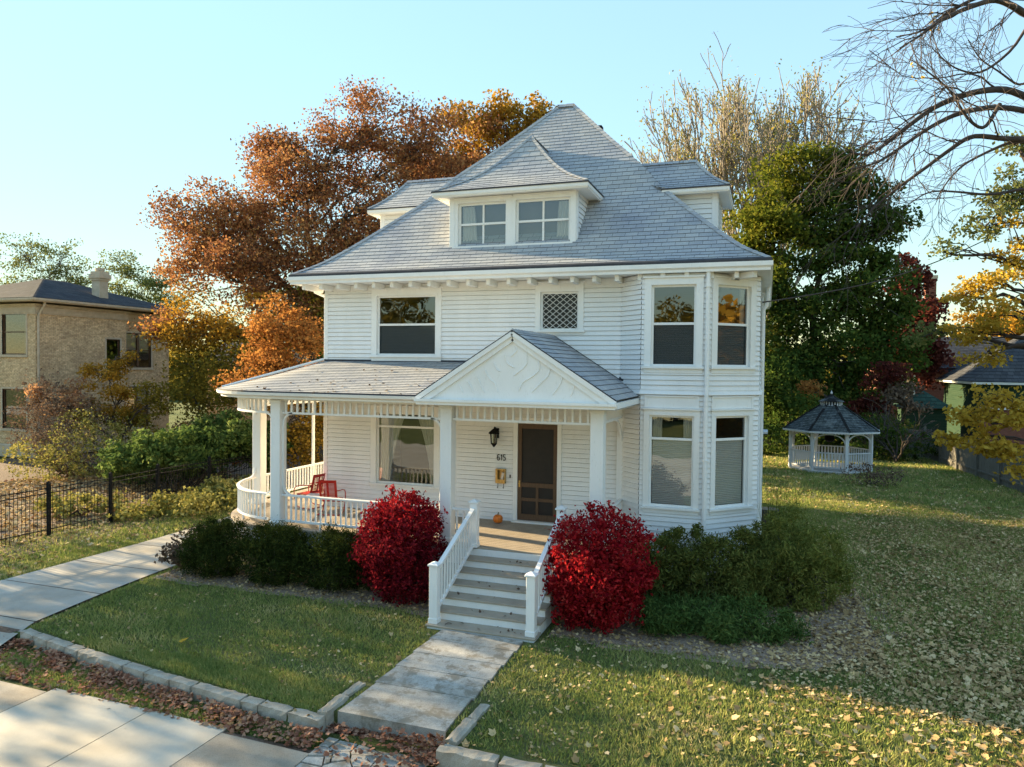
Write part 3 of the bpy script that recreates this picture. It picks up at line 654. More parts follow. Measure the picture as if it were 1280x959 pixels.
# ---- porch
PY=-2.85; AC=(.30,-.50); AR=2.35
def arcpts(r,a0=270,a1=180,n=18): return [(AC[0]+r*math.cos(R(a0+(a1-a0)*k/n)),AC[1]+r*math.sin(R(a0+(a1-a0)*k/n))) for k in range(n+1)]
PXR=8.72
fl=[(AC[0]-AR,4.0)]+arcpts(AR,180,270)+[(PXR,PY),(PXR,0)]        # travel: outward on the right
mb=MB(); mb.poly([(x,y,F) for x,y in fl]+[(0,0,F),(0,4.0,F)]); mb.sweep(fl,[(0,F-.05),(.04,F-.05),(.04,F),(0,F)])
pf=hpart(mb,'porch_floor','tan')
mb=MB()
y=PY+.14
while y<-.02:
    xl=AC[0]-math.sqrt(max(0,AR**2-min(0,y-AC[1])**2)); mb.box(xl+.03,PXR-.02,y-.003,y+.003,F,F+.0015); y+=.14
hpart(mb,'board_gap','edge',pf)
mb=MB(); mb.sweep(fl,[(-.06,F-.42),(-.02,F-.42),(-.02,F-.051),(-.06,F-.051)]); hpart(mb,'porch_skirt','trim')
mb=MB(); mb.sweep(fl,[(-.20,.0),(-.14,.0),(-.14,F-.4),(-.20,F-.4)]); hpart(mb,'crawl_screen','edge')
# columns
CW=.28; cols=[(.46,PY+.15),(5.03,PY+.15),(8.49,PY+.15),(AC[0]-AR+.16,-.42),(AC[0]-AR+.16,3.6)]
for i,(x,y) in enumerate(cols):
    mb=MB(); w=CW/2; mb.box(x-w,x+w,y-w,y+w,F,4.235); mb.box(x-w-.02,x+w+.02,y-w-.02,y+w+.02,F,F+.14); mb.box(x-w-.02,x+w+.02,y-w-.02,y+w+.02,4.15,4.225)
    hpart(mb,'porch_column','trim',bevel=.01)
mb=MB(); mb.box(8.49-.1,8.49+.16,-.12,-.0,F,4.16); hpart(mb,'porch_pilaster','trim')
mb=MB(); mb.box(AC[0]-AR+.12,AC[0]-AR+.19,2.2,2.27,F,4.16); hpart(mb,'porch_post','trim')
# beam and ceiling
bl=[(AC[0]-AR+.16,3.9)]+arcpts(AR-.16,180,270)+[(8.49,PY+.16),(8.49,0)]
mb=MB(); mb.sweep(bl,[(-.10,4.22),(.10,4.22),(.10,4.34),(-.10,4.34)]); mb.poly([(x,y,4.24) for x,y in bl]+[(0,0,4.24),(0,3.9,4.24)]); hpart(mb,'porch_beam','trim')
def along(path,step,pad=0):
    P=[np.array(p[:2],float) for p in path]; d=[0]
    for a,b in zip(P,P[1:]): d.append(d[-1]+np.linalg.norm(b-a))
    Lt=d[-1]; n=max(1,int(round((Lt-2*pad)/step))); out=[]
    for k in range(n+1):
        s_=pad+k*(Lt-2*pad)/n; i=max(0,min(len(P)-2,int(np.searchsorted(d,s_))-1)); t=(s_-d[i])/(d[i+1]-d[i]); out.append(P[i]+(P[i+1]-P[i])*t)
    return out
balmesh=None
def small(meshname,mb,parent,name,pts,mat,sy=None):
    """copies of one small mesh as children"""
    me=None
    for p in pts:
        if me is None:
            o=mb.build(name,mat,None); me=o.data; COL.objects.unlink(o); bpy.data.objects.remove(o)
        c=bpy.data.objects.new(name,me); link(c,parent); c.location=(p[0]-5.8,p[1],p[2])
def railing(path,base=F,ends=(True,True),h=.80):
    mb=MB(); mb.sweep(path,[(-.045,base+h-.05),(.045,base+h-.05),(.05,base+h-.015),(.03,base+h),(-.03,base+h),(-.05,base+h-.015)]); 
    r=hpart(mb,'porch_railing','trim')
    m=MB(); m.sweep(path,[(-.03,base+.12),(.03,base+.12),(.03,base+.17),(-.03,base+.17)]); hpart(m,'bottom_rail','trim',r)
    b=MB(); b.box(-.019,.019,-.019,.019,0,h-.2); small('bal',b,r,'baluster',[(p[0],p[1],base+.16) for p in along(path,.142,.10)],'trim')
    P=along(path,1.1,.0)
    b=MB(); b.box(-.02,.02,-.02,.02,0,.12); small('ft',b,r,'rail_foot',[(p[0],p[1],base) for p in P[1:-1]],'trim')
    return r
def frieze(path,zt=4.22,zb=3.88):
    mb=MB(); mb.sweep(path,[(-.03,zb),(.03,zb),(.03,zb+.05),(-.03,zb+.05)]); r=hpart(mb,'spindle_frieze','trim')
    b=MB(); b.box(-.024,.024,-.02,.02,0,zt-zb-.05); small('sp',b,r,'spindle',[(p[0],p[1],zb+.05) for p in along(path,.165,.08)],'trim')
def opening(a,b):
    """rounded strip that lines an opening between two columns (a,b: xy end points)"""
    a=np.array(a,float); b=np.array(b,float); Ld=np.linalg.norm(b-a); d=(b-a)/Ld; rr=.26
    def P(s_,z): q=a+d*s_; return (q[0],q[1],z)
    mb=MB()
    for (s0,sg) in ((0.02,1),(Ld-.02,-1)):
        zb,zt=F+.775,3.90
        pts=[P(s0+sg*(rr-rr*math.sin(t)),zb+rr-rr*math.cos(t)) for t in np.linspace(0,math.pi/2,8)]+[P(s0+sg*(rr-rr*math.sin(t)),zt-rr+rr*math.cos(t)) for t in np.linspace(math.pi/2,0,8)]
        for p,q in zip(pts,pts[1:]): mb.beam(p,q,.06,.045,(d[0]+1e-4,d[1],.01) if abs(q[2]-p[2])>abs(rr*.2) else (0,0,1))
        hpart(mb,'arch_bracket','trim'); mb=MB()
yc=PY+.15
railing([(.60,yc),(4.89,yc)]); frieze([(.60,yc),(4.89,yc)]); opening((.60,yc),(4.89,yc))
railing([(5.17,yc),(5.68,yc)]); frieze([(5.17,yc),(8.35,yc)])
railing([(7.84,yc),(8.35,yc)])
ap=[(AC[0]-AR+.16,-.27)]; cpath=arcpts(AR-.15,183,266,16)
railing(cpath); frieze(cpath)
lp=[(AC[0]-AR+.16,3.47),(AC[0]-AR+.16,-.28)]
railing(lp); frieze(lp); railing([(8.49,yc+.14),(8.49,-.12)]); frieze([(8.49,yc+.14),(8.49,-.12)])
for (p,dd) in (((.32,yc),(-1,0)),((AC[0]-AR+.14,-.56),(0,-1))):
    for zc,sg in ((F+.775,1),(3.90,-1)):
        mb=MB()
        pts=[]
        for t in np.linspace(0,math.pi/2,8):
            s_=.26-.26*math.sin(t); pts.append((p[0]+dd[0]*s_,p[1]+dd[1]*s_,zc+sg*(.26-.26*math.cos(t))))
        for a,b in zip(pts,pts[1:]): mb.beam(a,b,.05,.045,(0,0,1) if abs(b[2]-a[2])<.03 else (dd[0],dd[1],.01))
        hpart(mb,'arch_bracket','trim')
mb=MB()
for zc,sg in ((3.90,-1),):
    pts=[(8.49,-.12-(.9-.9*math.sin(t)),zc+sg*(.6-.6*math.cos(t))) for t in np.linspace(0,math.pi/2,10)]
    for a,b in zip(pts,pts[1:]): mb.beam(a,b,.05,.05,(0,0,1) if abs(b[2]-a[2])<.05 else (0,1,.01))
hpart(mb,'arch_bracket','trim')
# porch roof (fan round the corner)
ER=AR+.37; ZE=4.44; ZW=5.20
inner=[(6.3,0)]+[(.30,0)]+[(.30*(1-k/18),0) if k<9 else (0,(k-9)*.03) for k in range(1,18)]+[(0,.5)]+[(0,4.4)]
outer=[(4.50,AC[1]-ER)]+arcpts(ER,270,180,18)+[(AC[0]-ER,4.4)]
assert len(inner)>=len(outer)
inner=inner[:1]+inner[1:1+19]+[inner[-1]]
mb=MB(); nr=20
for i in range(len(outer)-1):
    a0,a1,b0,b1=[np.array(q,float) for q in (outer[i+1],outer[i],inner[i+1],inner[i])]
    Ls=[(*(a0+(b0-a0)*k/nr),ZE+(ZW-ZE)*k/nr-.03*math.sin(math.pi*k/nr)) for k in range(nr+1)]; Rs=[(*(a1+(b1-a1)*k/nr),ZE+(ZW-ZE)*k/nr-.03*math.sin(math.pi*k/nr)) for k in range(nr+1)]
    rowroof(mb,Ls,Rs,.012)
pr_=hpart(mb,'porch_roof','shingle')
eo=outer[::-1]; eo[-1]=(4.50,AC[1]-ER)
mb=MB(); mb.sweep(eo,[(-.02,ZE-.02),(.02,ZE-.02),(.02,ZE+.012),(-.02,ZE+.02)]); hpart(mb,'drip_edge','edge',pr_)
mb=MB(); mb.sweep(eo,[(-.14,ZE-.17),(-.08,ZE-.17),(-.08,ZE-.13),(-.02,ZE-.11),(.02,ZE-.09),(.04,ZE-.022),(-.14,ZE-.022)]); hpart(mb,'porch_gutter','trim',pr_)
mb=MB(); mb.sweep([(5.0,AC[1]-ER+.09)][:0]+eo,[(-.42,ZE-.172),(-.09,ZE-.165),(-.09,ZE-.16),(-.42,ZE-.167)]); hpart(mb,'porch_soffit','trim',pr_)
mb=MB(); tip=arcpts(ER,270,180,18)[13]; mb.tube([(-.02,-.02,ZW+.05),(tip[0]*.5,tip[1]*.5,(ZW+ZE)/2+.035),(tip[0],tip[1],ZE+.03)],[.04,.04,.03],6); hpart(mb,'porch_hip_cap','trim',pr_)
mb=MB(); fF.box(mb,0,5.2,ZW-.04,ZW+.05,.02,.034); hpart(mb,'flashing','edge',pr_)
# entry gable
GY=-3.22; gx0,gx1,gp=4.50,8.95,6.73; gz,gzp=4.42,5.86
def slope(mb,xe,xr,y0,y1,n=15):
    Ls=[];Rs=[]
    for k in range(n+1):
        t=k/n; x=xe+(xr-xe)*t; z=gz+(gzp-gz)*t
        a=(x,y0,z+.02); b=(x,y1,z+.02)
        Ls.append(a if xe>xr else b); Rs.append(b if xe>xr else a)
    rowroof(mb,Ls,Rs,.012)
mb=MB(); slope(mb,gx1+.03,gp,GY-.03,-.02); slope(mb,gx0-.03,gp,GY-.03,-.02); gr=hpart(mb,'gable_roof','shingle')
mb=MB(); caps(mb,[(gp,GY,gzp+.01),(gp,-.02,gzp+.01)],(1,0,-.65),(-1,0,-.65),.1); hpart(mb,'ridge_cap','shingle',gr)
mb=MB()
for xe in (gx0,gx1): 
    mb.beam((xe,GY,gz-.045),(gp,GY,gzp-.045),.09,.10,(0,0,1)); mb.beam((xe+(.10 if xe<gp else -.10),GY+.03,gz-.12),(gp,GY+.03,gzp-.15),.06,.12,(0,0,1))
mb.box(gx0,gx1,GY-.05,GY+.10,gz-.17,gz-.10); mb.box(gx0-.03,gx1+.03,GY-.10,GY+.10,gz-.10,gz-.045)
mb.beam((gx1,GY,gz-.09),(gx1,-.02,gz-.09),.08,.13); mb.box(gx1-.35,gx1-.03,GY+.1,-.02,gz-.20,gz-.19)
hpart(mb,'gable_trim','trim')
mb=MB()
for xe in (gx0,gx1): mb.beam((xe+(-.03 if xe<gp else .03),GY-.03,gz+.012),(gp,GY-.03,gzp+.012),.03,.02,(0,0,1))
hpart(mb,'drip_edge','edge')
mb=MB(); mb.beam((8.42,-.035,4.72+.14),(8.97,-.30,4.48),.04,.05); mb.beam((gp,-.035,gzp+.03),(8.43,-.035,4.80),.02,.03); hpart(mb,'flashing','edge')
mb=MB(); mb.poly([(gx0+.05,GY+.05,gz-.1),(gx1-.05,GY+.05,gz-.1),(gp,GY+.05,gzp-.12)]); ped=hpart(mb,'gable_panel','trim')
scr=[[(460,105),(466,122),(445,145)],[(505,130),(508,165),(495,190),(455,222)],[(555,165),(555,200),(530,225),(490,250),(475,285)],[(600,195),(590,225),(560,255),(525,290)],[(650,225),(640,255),(620,285),(608,300)],[(697,258),(690,285),(680,305)],[(420,140),(428,172),(455,190)],[(375,170),(385,195),(400,205)],[(338,200),(358,235),(380,255),(390,290)],[(308,225),(322,262),(335,290)],[(270,245),(285,270),(290,290)],[(238,262),(246,280),(250,292)]]
mb=MB()
def gpt(q):
    u,v=500+q[0]/3.197,400+q[1]/3.197; d=fwd+rgt*(u-640)/FPX-upv*(v-479.5)/FPX; t=(GY+.045-CAM[1])/d[1]; return CAM+d*t
for c in scr:
    P=[gpt(q) for q in c]; 
    # smooth
    n=len(P); S=[]
    for k in range(n-1):
        p0=P[max(k-1,0)];p1=P[k];p2=P[k+1];p3=P[min(k+2,n-1)]
        for t in np.linspace(0,1,5)[:-1]: S.append(.5*((2*p1)+(-p0+p2)*t+(2*p0-5*p1+4*p2-p3)*t*t+(-p0+3*p1-3*p2+p3)*t**3))
    S.append(P[-1]); mb.tube(S,.018,6)
hpart(mb,'scrollwork','trim',ped)
# ---- entry steps
TD=.355; SX0,SX1=5.68,7.84; PE=-2.925
for k in range(6):
    z=.08+.17*k; y=PE-(6-k)*TD
    mb=MB(); mb.box(SX0-.04,SX1+.04,y-.03,y+TD+.02,z-.035,z); 
    st=hpart(mb,'step_tread','tan',bevel=.006)
    m=MB(); m.box(SX0-.01,SX1+.01,y,y+.03,(z-.17) if k else -.1,z-.036); m.box(SX0-.012,SX0+.03,y+.03,y+TD,-.1,z-.036); m.box(SX1-.03,SX1+.012,y+.03,y+TD,-.1,z-.036); hpart(m,'step_riser','trim',st)
mb=MB(); mb.box(SX0,SX1,PE-.005,PE+.03,F-.17,F-.036); hpart(mb,'step_riser','trim')
def newel(x,y,zb,zt):
    mb=MB(); w=.085; mb.box(x-w,x+w,y-w,y+w,zb,zt-.09); mb.box(x-w-.025,x+w+.025,y-w-.025,y+w+.025,zt-.09,zt-.055)
    i=len(mb.v); a=w+.025
    mb.v+=[(x-a,y-a,zt-.055),(x+a,y-a,zt-.055),(x+a,y+a,zt-.055),(x-a,y+a,zt-.055),(x,y,zt)]
    for q in ((0,1,4),(1,2,4),(2,3,4),(3,0,4)): mb.f.append(tuple(i+k for k in q)); mb.uv.append([(0,0)]*3)
    mb.box(x-w-.012,x+w+.012,y-w-.012,y+w+.012,zb,zb+.10)
    hpart(mb,'newel_post','trim',bevel=.006)
y0=PE-6*TD+.14; y1=PE+.05
for x in (SX0+.085,SX1-.085):
    newel(x,y0,.08,1.29); newel(x,y1,F,2.17)
    a=np.array((x,y0+.08,1.10)); b=np.array((x,y1-.08,1.95)); mb=MB(); mb.beam(a,b,.09,.06); hr=hpart(mb,'hand_rail','trim')
    m=MB(); lo=np.array((0,0,-.80)); m.beam(a+lo,b+lo,.06,.05); hpart(m,'bottom_rail','trim',hr)
    bb=MB(); bb.box(-.018,.018,-.018,.018,0,.78); small('b2',bb,hr,'baluster',[tuple(a+(b-a)*t+lo+(0,0,.01)) for t in np.linspace(.06,.94,13)],'trim')

# ------------------------------------------------------------------ things on the porch
def tpart(mb,name,mat,t,**k): return mb.build(name,mat,t,**k)
t=thing('wall_lantern','black metal lantern hanging on the porch wall left of the screen door','wall lantern',(5.22,-.02,3.40))
m=MB(); m.box(-.06,.06,-.02,.0,-.16,.10); m.tube([(0,-.02,.02),(0,-.10,.12),(0,-.19,.14),(0,-.22,.08)],.014,6); tpart(m,'bracket','iron',t)
m=MB(); m.lathe((0,-.22,0),[(.02,.10),(.05,.08),(.15,-.01),(.15,-.03),(.10,-.03)],6); m.lathe((0,-.22,0),[(.075,-.30),(.085,-.28),(.05,-.33),(.02,-.37),(.0,-.38)],6); 
for k in range(6):
    a=k*math.pi/3; m.beam((.10*math.cos(a),-.22+.10*math.sin(a),-.02),(.075*math.cos(a),-.22+.075*math.sin(a),-.30),.016,.016,(1,.3,0))
tpart(m,'lantern_cage','iron',t)
m=MB(); m.lathe((0,-.22,0),[(.088,-.03),(.066,-.28)],6); tpart(m,'lantern_glass','glass',t)
t=thing('wall_mailbox','brass wall mailbox holding pale mail under the house number','mailbox',(5.36,-.02,2.10))
m=MB(); w=.13
m.box(-w,w,-.015,0,-.02,.34); m.box(-w,-w+.015,-.10,-.015,-.02,.34); m.box(w-.015,w,-.10,-.015,-.02,.34); m.box(-w,w,-.10,-.015,-.02,0); m.box(-w,w,-.12,0,.33,.35); m.box(-w,w,-.115,-.10,-.02,.08); m.box(-w,-.07,-.112,-.10,.08,.33)
tpart(m,'mailbox_body','brass',t)
for x in (-.08,.08):
    m=MB(); m.tube([(x,-.05,-.02),(x,-.05,-.12),(x,-.08,-.15),(x,-.11,-.12)],.008,5); tpart(m,'newspaper_hook','dark',t)
m=MB(); m.beam((.02,-.06,.0),(.08,-.08,.26),.07,.05,(0,1,0)); tpart(m,'letter','newspaper',t)
t=thing('pumpkin','small orange pumpkin on the porch floor beside the screen door','pumpkin',(5.42,-.42,F))
m=MB(); n=40; rows=12
for r_ in range(rows+1):
    ph=math.pi*r_/rows
    for j in range(n):
        th=2*math.pi*j/n; rr=.125*math.sin(ph)*(1-.10*abs(math.sin(th*5))**.6*1)+(.004); m.v.append((rr*math.cos(th),rr*math.sin(th),.12-.12*math.cos(ph)*(1-.12*math.cos(ph)**8)))
for r_ in range(rows):
    for j in range(n): m.f.append((r_*n+j,r_*n+(j+1)%n,(r_+1)*n+(j+1)%n,(r_+1)*n+j)); m.uv.append([(0,0)]*4)
tpart(m,'pumpkin_skin','pumpkin',t,smooth=True)
m=MB(); m.tube([(0,0,.215),(.005,0,.25),(.02,.01,.285)],[.028,.018,.015],7); tpart(m,'stem','stem',t)
def lawn_chair(label,loc,rz):
    t=thing('lawn_chair',label,'metal chair',loc,'red metal lawn chairs on the porch',rz)
    # faces local +Y ; seat at .38
    m=MB(); m.box(-.24,.24,-.20,.24,.37,.39); m.box(-.24,.24,.22,.26,.33,.39); o=tpart(m,'seat','red',t,bevel=.01)
    m=MB(); nx,nz=11,12; tilt=.26
    def bp_(x,z): return (x,-.22-tilt*(z-.42)+.03*(1-(x/.24)**2)*-1,z)
    # solid rim and slotted field
    for a,b,c,d in ((-.24,.24,.42,.50),(-.24,.24,.88,.95),(-.24,-.18,.50,.88),(.18,.24,.50,.88)):
        n_=8
        for i in range(n_):
            xa=a+(b-a)*i/n_; xb=a+(b-a)*(i+1)/n_; p=[bp_(xa,c),bp_(xb,c),bp_(xb,d),bp_(xa,d)]; q=[(x,y-.012,z) for x,y,z in p]; m.quad(*p); m.quad(*q[::-1])
    for k in range(nz-1):
        z0=.50+.38*k/(nz-1); 
        for s0,s1 in ((-.18,-.03),(.03,.18)): m.quad(bp_(s0,z0+.010),bp_(s1,z0+.010),bp_(s1,z0+.034),bp_(s0,z0+.034))
    m.quad(bp_(-.03,.5),bp_(.03,.5),bp_(.03,.88),bp_(-.03,.88)); tpart(m,'backrest','red',t)
    for s_ in (-1,1):
        x=.29*s_; m=MB(); m.tube([(x*.85,-.30,.66),(x,-.22,.66),(x,.05,.64),(x,.22,.60),(x,.30,.52),(x,.30,.38),(x,.25,.20),(x,.18,.05),(x,.05,.012),(x,-.3,.012)],.014,7); tpart(m,'arm_frame','red',t)
    m=MB(); m.tube([(-.29,-.3,.012),(.29,-.3,.012)],.014,7); m.tube([(-.29,.12,.30),(.29,.12,.30)],.012,7); tpart(m,'base_tube','red',t)
    return t
lawn_chair('red metal lawn chair on the porch with its slotted back to the railing',(.82,-.90,F),R(-165)+math.pi)
lawn_chair('red metal lawn chair seen side-on by the far porch railing',(-.25,-.35,F),R(82))
t=thing('side_table','low white metal table on the porch between the two red chairs','side table',(.22,-.75,F),None,.3)
m=MB(); m.box(-.22,.22,-.20,.20,.42,.445); tpart(m,'table_top','white_enamel',t,bevel=.008)
for sx in (-1,1):
    for sy in (-1,1):
        m=MB(); m.beam((sx*.17,sy*.15,.42),(sx*.20,sy*.18,0),.03,.03,(1,0,0)); tpart(m,'leg','white_enamel',t)
# dry leaves on the steps
C=[];rg=np.random.default_rng(3)
for k in range(6):
    for j in range(5): C.append((rg.uniform(SX0+.2,SX1-.2),PE-(6-k)*TD+rg.uniform(.03,.3),.08+.17*k+.015))
C+= [(rg.uniform(6.0,7.7),rg.uniform(-5.0,-4.75),.10) for _ in range(8)]
v,f=leafquads(np.array(C),.075,rg,2.0); tag(fastmesh('fallen_leaves',v,f,[L['brownd']],np.repeat(rg.uniform(0,.6,len(C)),4)),'few dry brown leaves lying on the entry steps','leaves',None,'stuff')
rg=np.random.default_rng(17); n=70; tt=rg.uniform(0,1,n)**2.2; xx=rg.uniform(-.3,5.2,n); yy=(AC[1]-ER)*(1-tt); k=(xx<4.4+1.6*tt)
C=np.stack([xx,yy,ZE+(ZW-ZE)*tt+.012],1)[k]; v,f=maple(C,.075,rg,4); tag(fastmesh('roof_leaves',v,f,[L['brownd']],np.repeat(rg.uniform(.2,1,len(C)),12)),'few dry brown leaves lodged on the porch roof','leaves',None,'stuff')
#@@GROUND
# ------------------------------------------------------------------ ground
def sm(a,b,x): t=np.clip((x-a)/(b-a),0,1); return t*t*(3-2*t)
dl=[(-6.2,-10.6),(-5.35,-8.2),(-5.05,-5.5),(-5.1,-1.2),(-5.3,3.),(-5.3,12.)]; dr_=[(-1.05,-9.1),(-1.5,-8.2),(-1.8,-7.4),(-2.2,-4.6),(-2.45,-2.2),(-2.5,3.),(-2.5,12.)]
def dx(tab,y): return np.interp(y,[p[1] for p in tab],[p[0] for p in tab])
def kline(x): return np.interp(x,[-8,-3.2,-1.45,-1.0,-.5,.05,.48,1.65,2.85,3.38,4.35,5.3,7.8,7.9,20],[-8.3,-8.0,-7.87,-7.96,-8.06,-8.17,-8.25,-8.42,-8.60,-8.67,-8.81,-8.93,-9.0,-9.12,-9.3])
def hgt(x,y):
    x=np.asarray(x,float); y=np.asarray(y,float)
    k=kline(x); h=-.22*(1-sm(k-.10,k+.02,y))          # the verge lies a step lower than the lawn
    h=h-.10*(1-sm(.0,.5,x-dx(dr_,y)))*sm(-8.86,-7.5,y)          # falls to the drive
    w=(x>5.78)&(x<7.86)&(y>-9.0)&(y<-8.66); h=np.where(w,-.22,h)
    h=h+.025*np.sin(x*.7+1.3)*np.cos(y*.55)*sm(-8.5,-6.5,y)*((x<5)|(x>8.6))
    return h
xs=np.unique(np.round(np.concatenate([np.linspace(-500,-60,12),np.linspace(-60,-8,27),np.arange(-8,20,.2),np.arange(20,60,2.),np.linspace(60,500,12),[5.77,5.79,7.85,7.87,-3.2,-1.6]]),3))
ys=np.unique(np.round(np.concatenate([np.linspace(-60,-14,8),np.arange(-14,4,.25),np.arange(4,50,2.),np.linspace(50,900,20),np.arange(-9.4,-7.4,.06),[-8.67,-8.65]]),3))
gx,gy=np.meshgrid(xs,ys); V=np.stack([gx,gy,hgt(gx,gy)],-1).reshape(-1,3); nx,ny=len(xs),len(ys)
i=np.arange(nx-1)[None,:]+nx*np.arange(ny-1)[:,None]; Fq=np.stack([i,i+1,i+nx+1,i+nx],-1).reshape(-1,4)
tag(fastmesh('lawn',V,Fq,[MT['ground']]),kind='structure')
def pad(name,pts,z,mat,kind='structure',th=.05,lift=0):
    m=MB(); m.poly([(x,y,z) for x,y in pts]); n=len(pts)
    for k in range(n):
        a,b=pts[k],pts[(k+1)%n]; m.quad((a[0],a[1],z-th),(b[0],b[1],z-th),(b[0],b[1],z),(a[0],a[1],z))
    o=m.build(name,mat); 
    if kind: o['kind']=kind
    return o
def drape(name,poly_fn,x0,x1,y0,y1,mat,lift=.012,step=.2,kind='structure'):
    X=np.arange(x0,x1+step,step); Y=np.arange(y0,y1+step,step); A,B=np.meshgrid(X,Y)
    V=np.stack([A,B,hgt(A,B)+lift],-1).reshape(-1,3); nx=len(X); i=np.arange(len(X)-1)[None,:]+nx*np.arange(len(Y)-1)[:,None]
    Fq=np.stack([i,i+1,i+nx+1,i+nx],-1).reshape(-1,4); c=V[Fq].mean(1); k=poly_fn(c[:,0],c[:,1]); return tag(fastmesh(name,V,Fq[k],[MT[mat]]),kind=kind)
# mulch and garden soil beds
def nz(x,y,f=1.): return .25*np.sin(x*3.1*f+1)+.2*np.sin(y*2.7*f+x)+.15*np.sin((x+y)*5.3*f)
drape('mulch_bed',lambda x,y:((x>8)&(x<14.3+.5*nz(x,y))&(y>-4.75+.25*nz(x,y)+np.where(x>12.6,(x-12.6)*1.3,0))&(y<1.8)&(y<.5+(14.6-x)*1.0))|((x<5.6)&(x>-1.9)&(y>-4.40+.25*nz(x,y))&(y<-2.6)),-2,15,-6,3,'mulch',.014,.08)
drape('garden_bed',lambda x,y:(x<-6.8+.4*nz(x,y)),-26,-6,-9,24,'soil',.016,.4)
# drive, walk and public sidewalk : slabs in sheets with dark joints
jy=[-9.2,-7.35,-5.6,-3.7,-1.7,.3,2.3,4.3,6.3,8.3,10.3,12.]
m=MB()
for a,b in zip(jy,jy[1:]):
    a_,b_=a+.015,b-.015; m.poly([(dx(dl,a_),a_,float(hgt(-4,a_))+.035),(dx(dr_,a_),a_,float(hgt(-4,a_))+.035),(dx(dr_,b_),b_,float(hgt(-4,b_))+.035),(dx(dl,b_),b_,float(hgt(-4,b_))+.035)])
m.build('driveway','conc_drive')['kind']='structure'
drape('driveway_base',lambda x,y:(x>dx(dl,y)+.02)&(x<dx(dr_,y)-.02),-6.5,-.8,-9.2,12,'soil',.012,.1)
wz=-.19; jx=[-9.5,-7.4,-5.2,-3.1,-.85,1.0,3.03,4.52,6.05,7.9,9.8,11.7,13.6,15.5,17.4,19.3]
def yup(x): return -9.24-.028*(x-1)
for k,(a,b) in enumerate(zip(jx,jx[1:])):
    new=(a>=1.0 and b<=4.6)
    if a>=6.0 and b<=8.0: continue
    m=MB(); a_,b_=a+.009,b-.009; t0=yup(a_)+(0.05 if new else -.10); t1=yup(b_)+(0.05 if new else -.10)
    m.poly([(a_,-11.9,wz),(b_,-11.9,wz),(b_,t1,wz),(a_,t0,wz)]); m.quad((a_,t0,wz),(b_,t1,wz),(b_,t1,wz-.05),(a_,t0,wz-.05)); m.quad((a_,t0,wz),(a_,t0,wz-.05),(a_,-11.9,wz-.05),(a_,-11.9,wz)); m.quad((b_,t1,wz),(b_,t1,wz-.05),(b_,-11.9,wz-.05),(b_,-11.9,wz))
    m.build('sidewalk','conc_new' if new else 'conc_old')['kind']='structure'
m=MB(); m.poly([(-10,-12,wz-.020),(20,-12,wz-.020),(20,-9.5,wz-.020),(-10,-9.2,wz-.020)]); m.build('sidewalk_bed','soil')['kind']='structure'
m=MB(); m.poly([(-70,-27,-.20),(70,-27,-.20),(70,-14.2,-.20),(-70,-14.2,-.20)]); m.build('street','conc_new')['kind']='structure'  # out of view; made pale to bounce sunlight onto the house front
wy=[-8.70,-7.62,-6.92,-6.28,-5.62,-5.10]
for a,b in zip(wy,wy[1:]):
    pad('front_walk',[(5.98,a+.008),(7.70,a+.008),(7.66,b-.008),(6.02,b-.008)],.035,'conc_walk',th=.24)
m=MB(); m.poly([(5.99,-8.62,.01),(7.69,-8.62,.01),(7.65,-5.05,.01),(6.03,-5.05,.01)]); m.build('walk_bed','soil')['kind']='structure'
# broken slab below the walk : separate shards
rg=np.random.default_rng(11)
def voronoi_cells(n,x0,x1,y0,y1):
    from mathutils import geometry
    P=np.stack([rg.uniform(x0,x1,n),rg.uniform(y0,y1,n)],1); cells=[]
    for i in range(n):
        poly=[(x0,y0),(x1,y0),(x1,y1),(x0,y1)]
        for j in range(n):
            if i==j: continue
            mid=(P[i]+P[j])/2; d=P[j]-P[i]; d=d/np.linalg.norm(d); out=[]; mid=mid-d*.012
            for k in range(len(poly)):
                a=np.array(poly[k]); b=np.array(poly[(k+1)%len(poly)]); da=np.dot(a-mid,d); db=np.dot(b-mid,d)
                if da<=0: out.append(tuple(a))
                if (da<0)!=(db<0): out.append(tuple(a+(b-a)*da/(da-db)))
            poly=out
            if len(poly)<3: break
        if len(poly)>=3: cells.append(poly)
    return cells
m=MB()
for c in voronoi_cells(38,6.05,7.66,-11.0,-8.98):
    z=wz+rg.uniform(-.012,.012); m.poly([(x,y,z) for x,y in c])
    for k in range(len(c)):
        a,b=c[k],c[(k+1)%len(c)]; m.quad((a[0],a[1],z-.05),(b[0],b[1],z-.05),(b[0],b[1],z),(a[0],a[1],z))
m.build('broken_sidewalk','conc_walk')['kind']='structure'
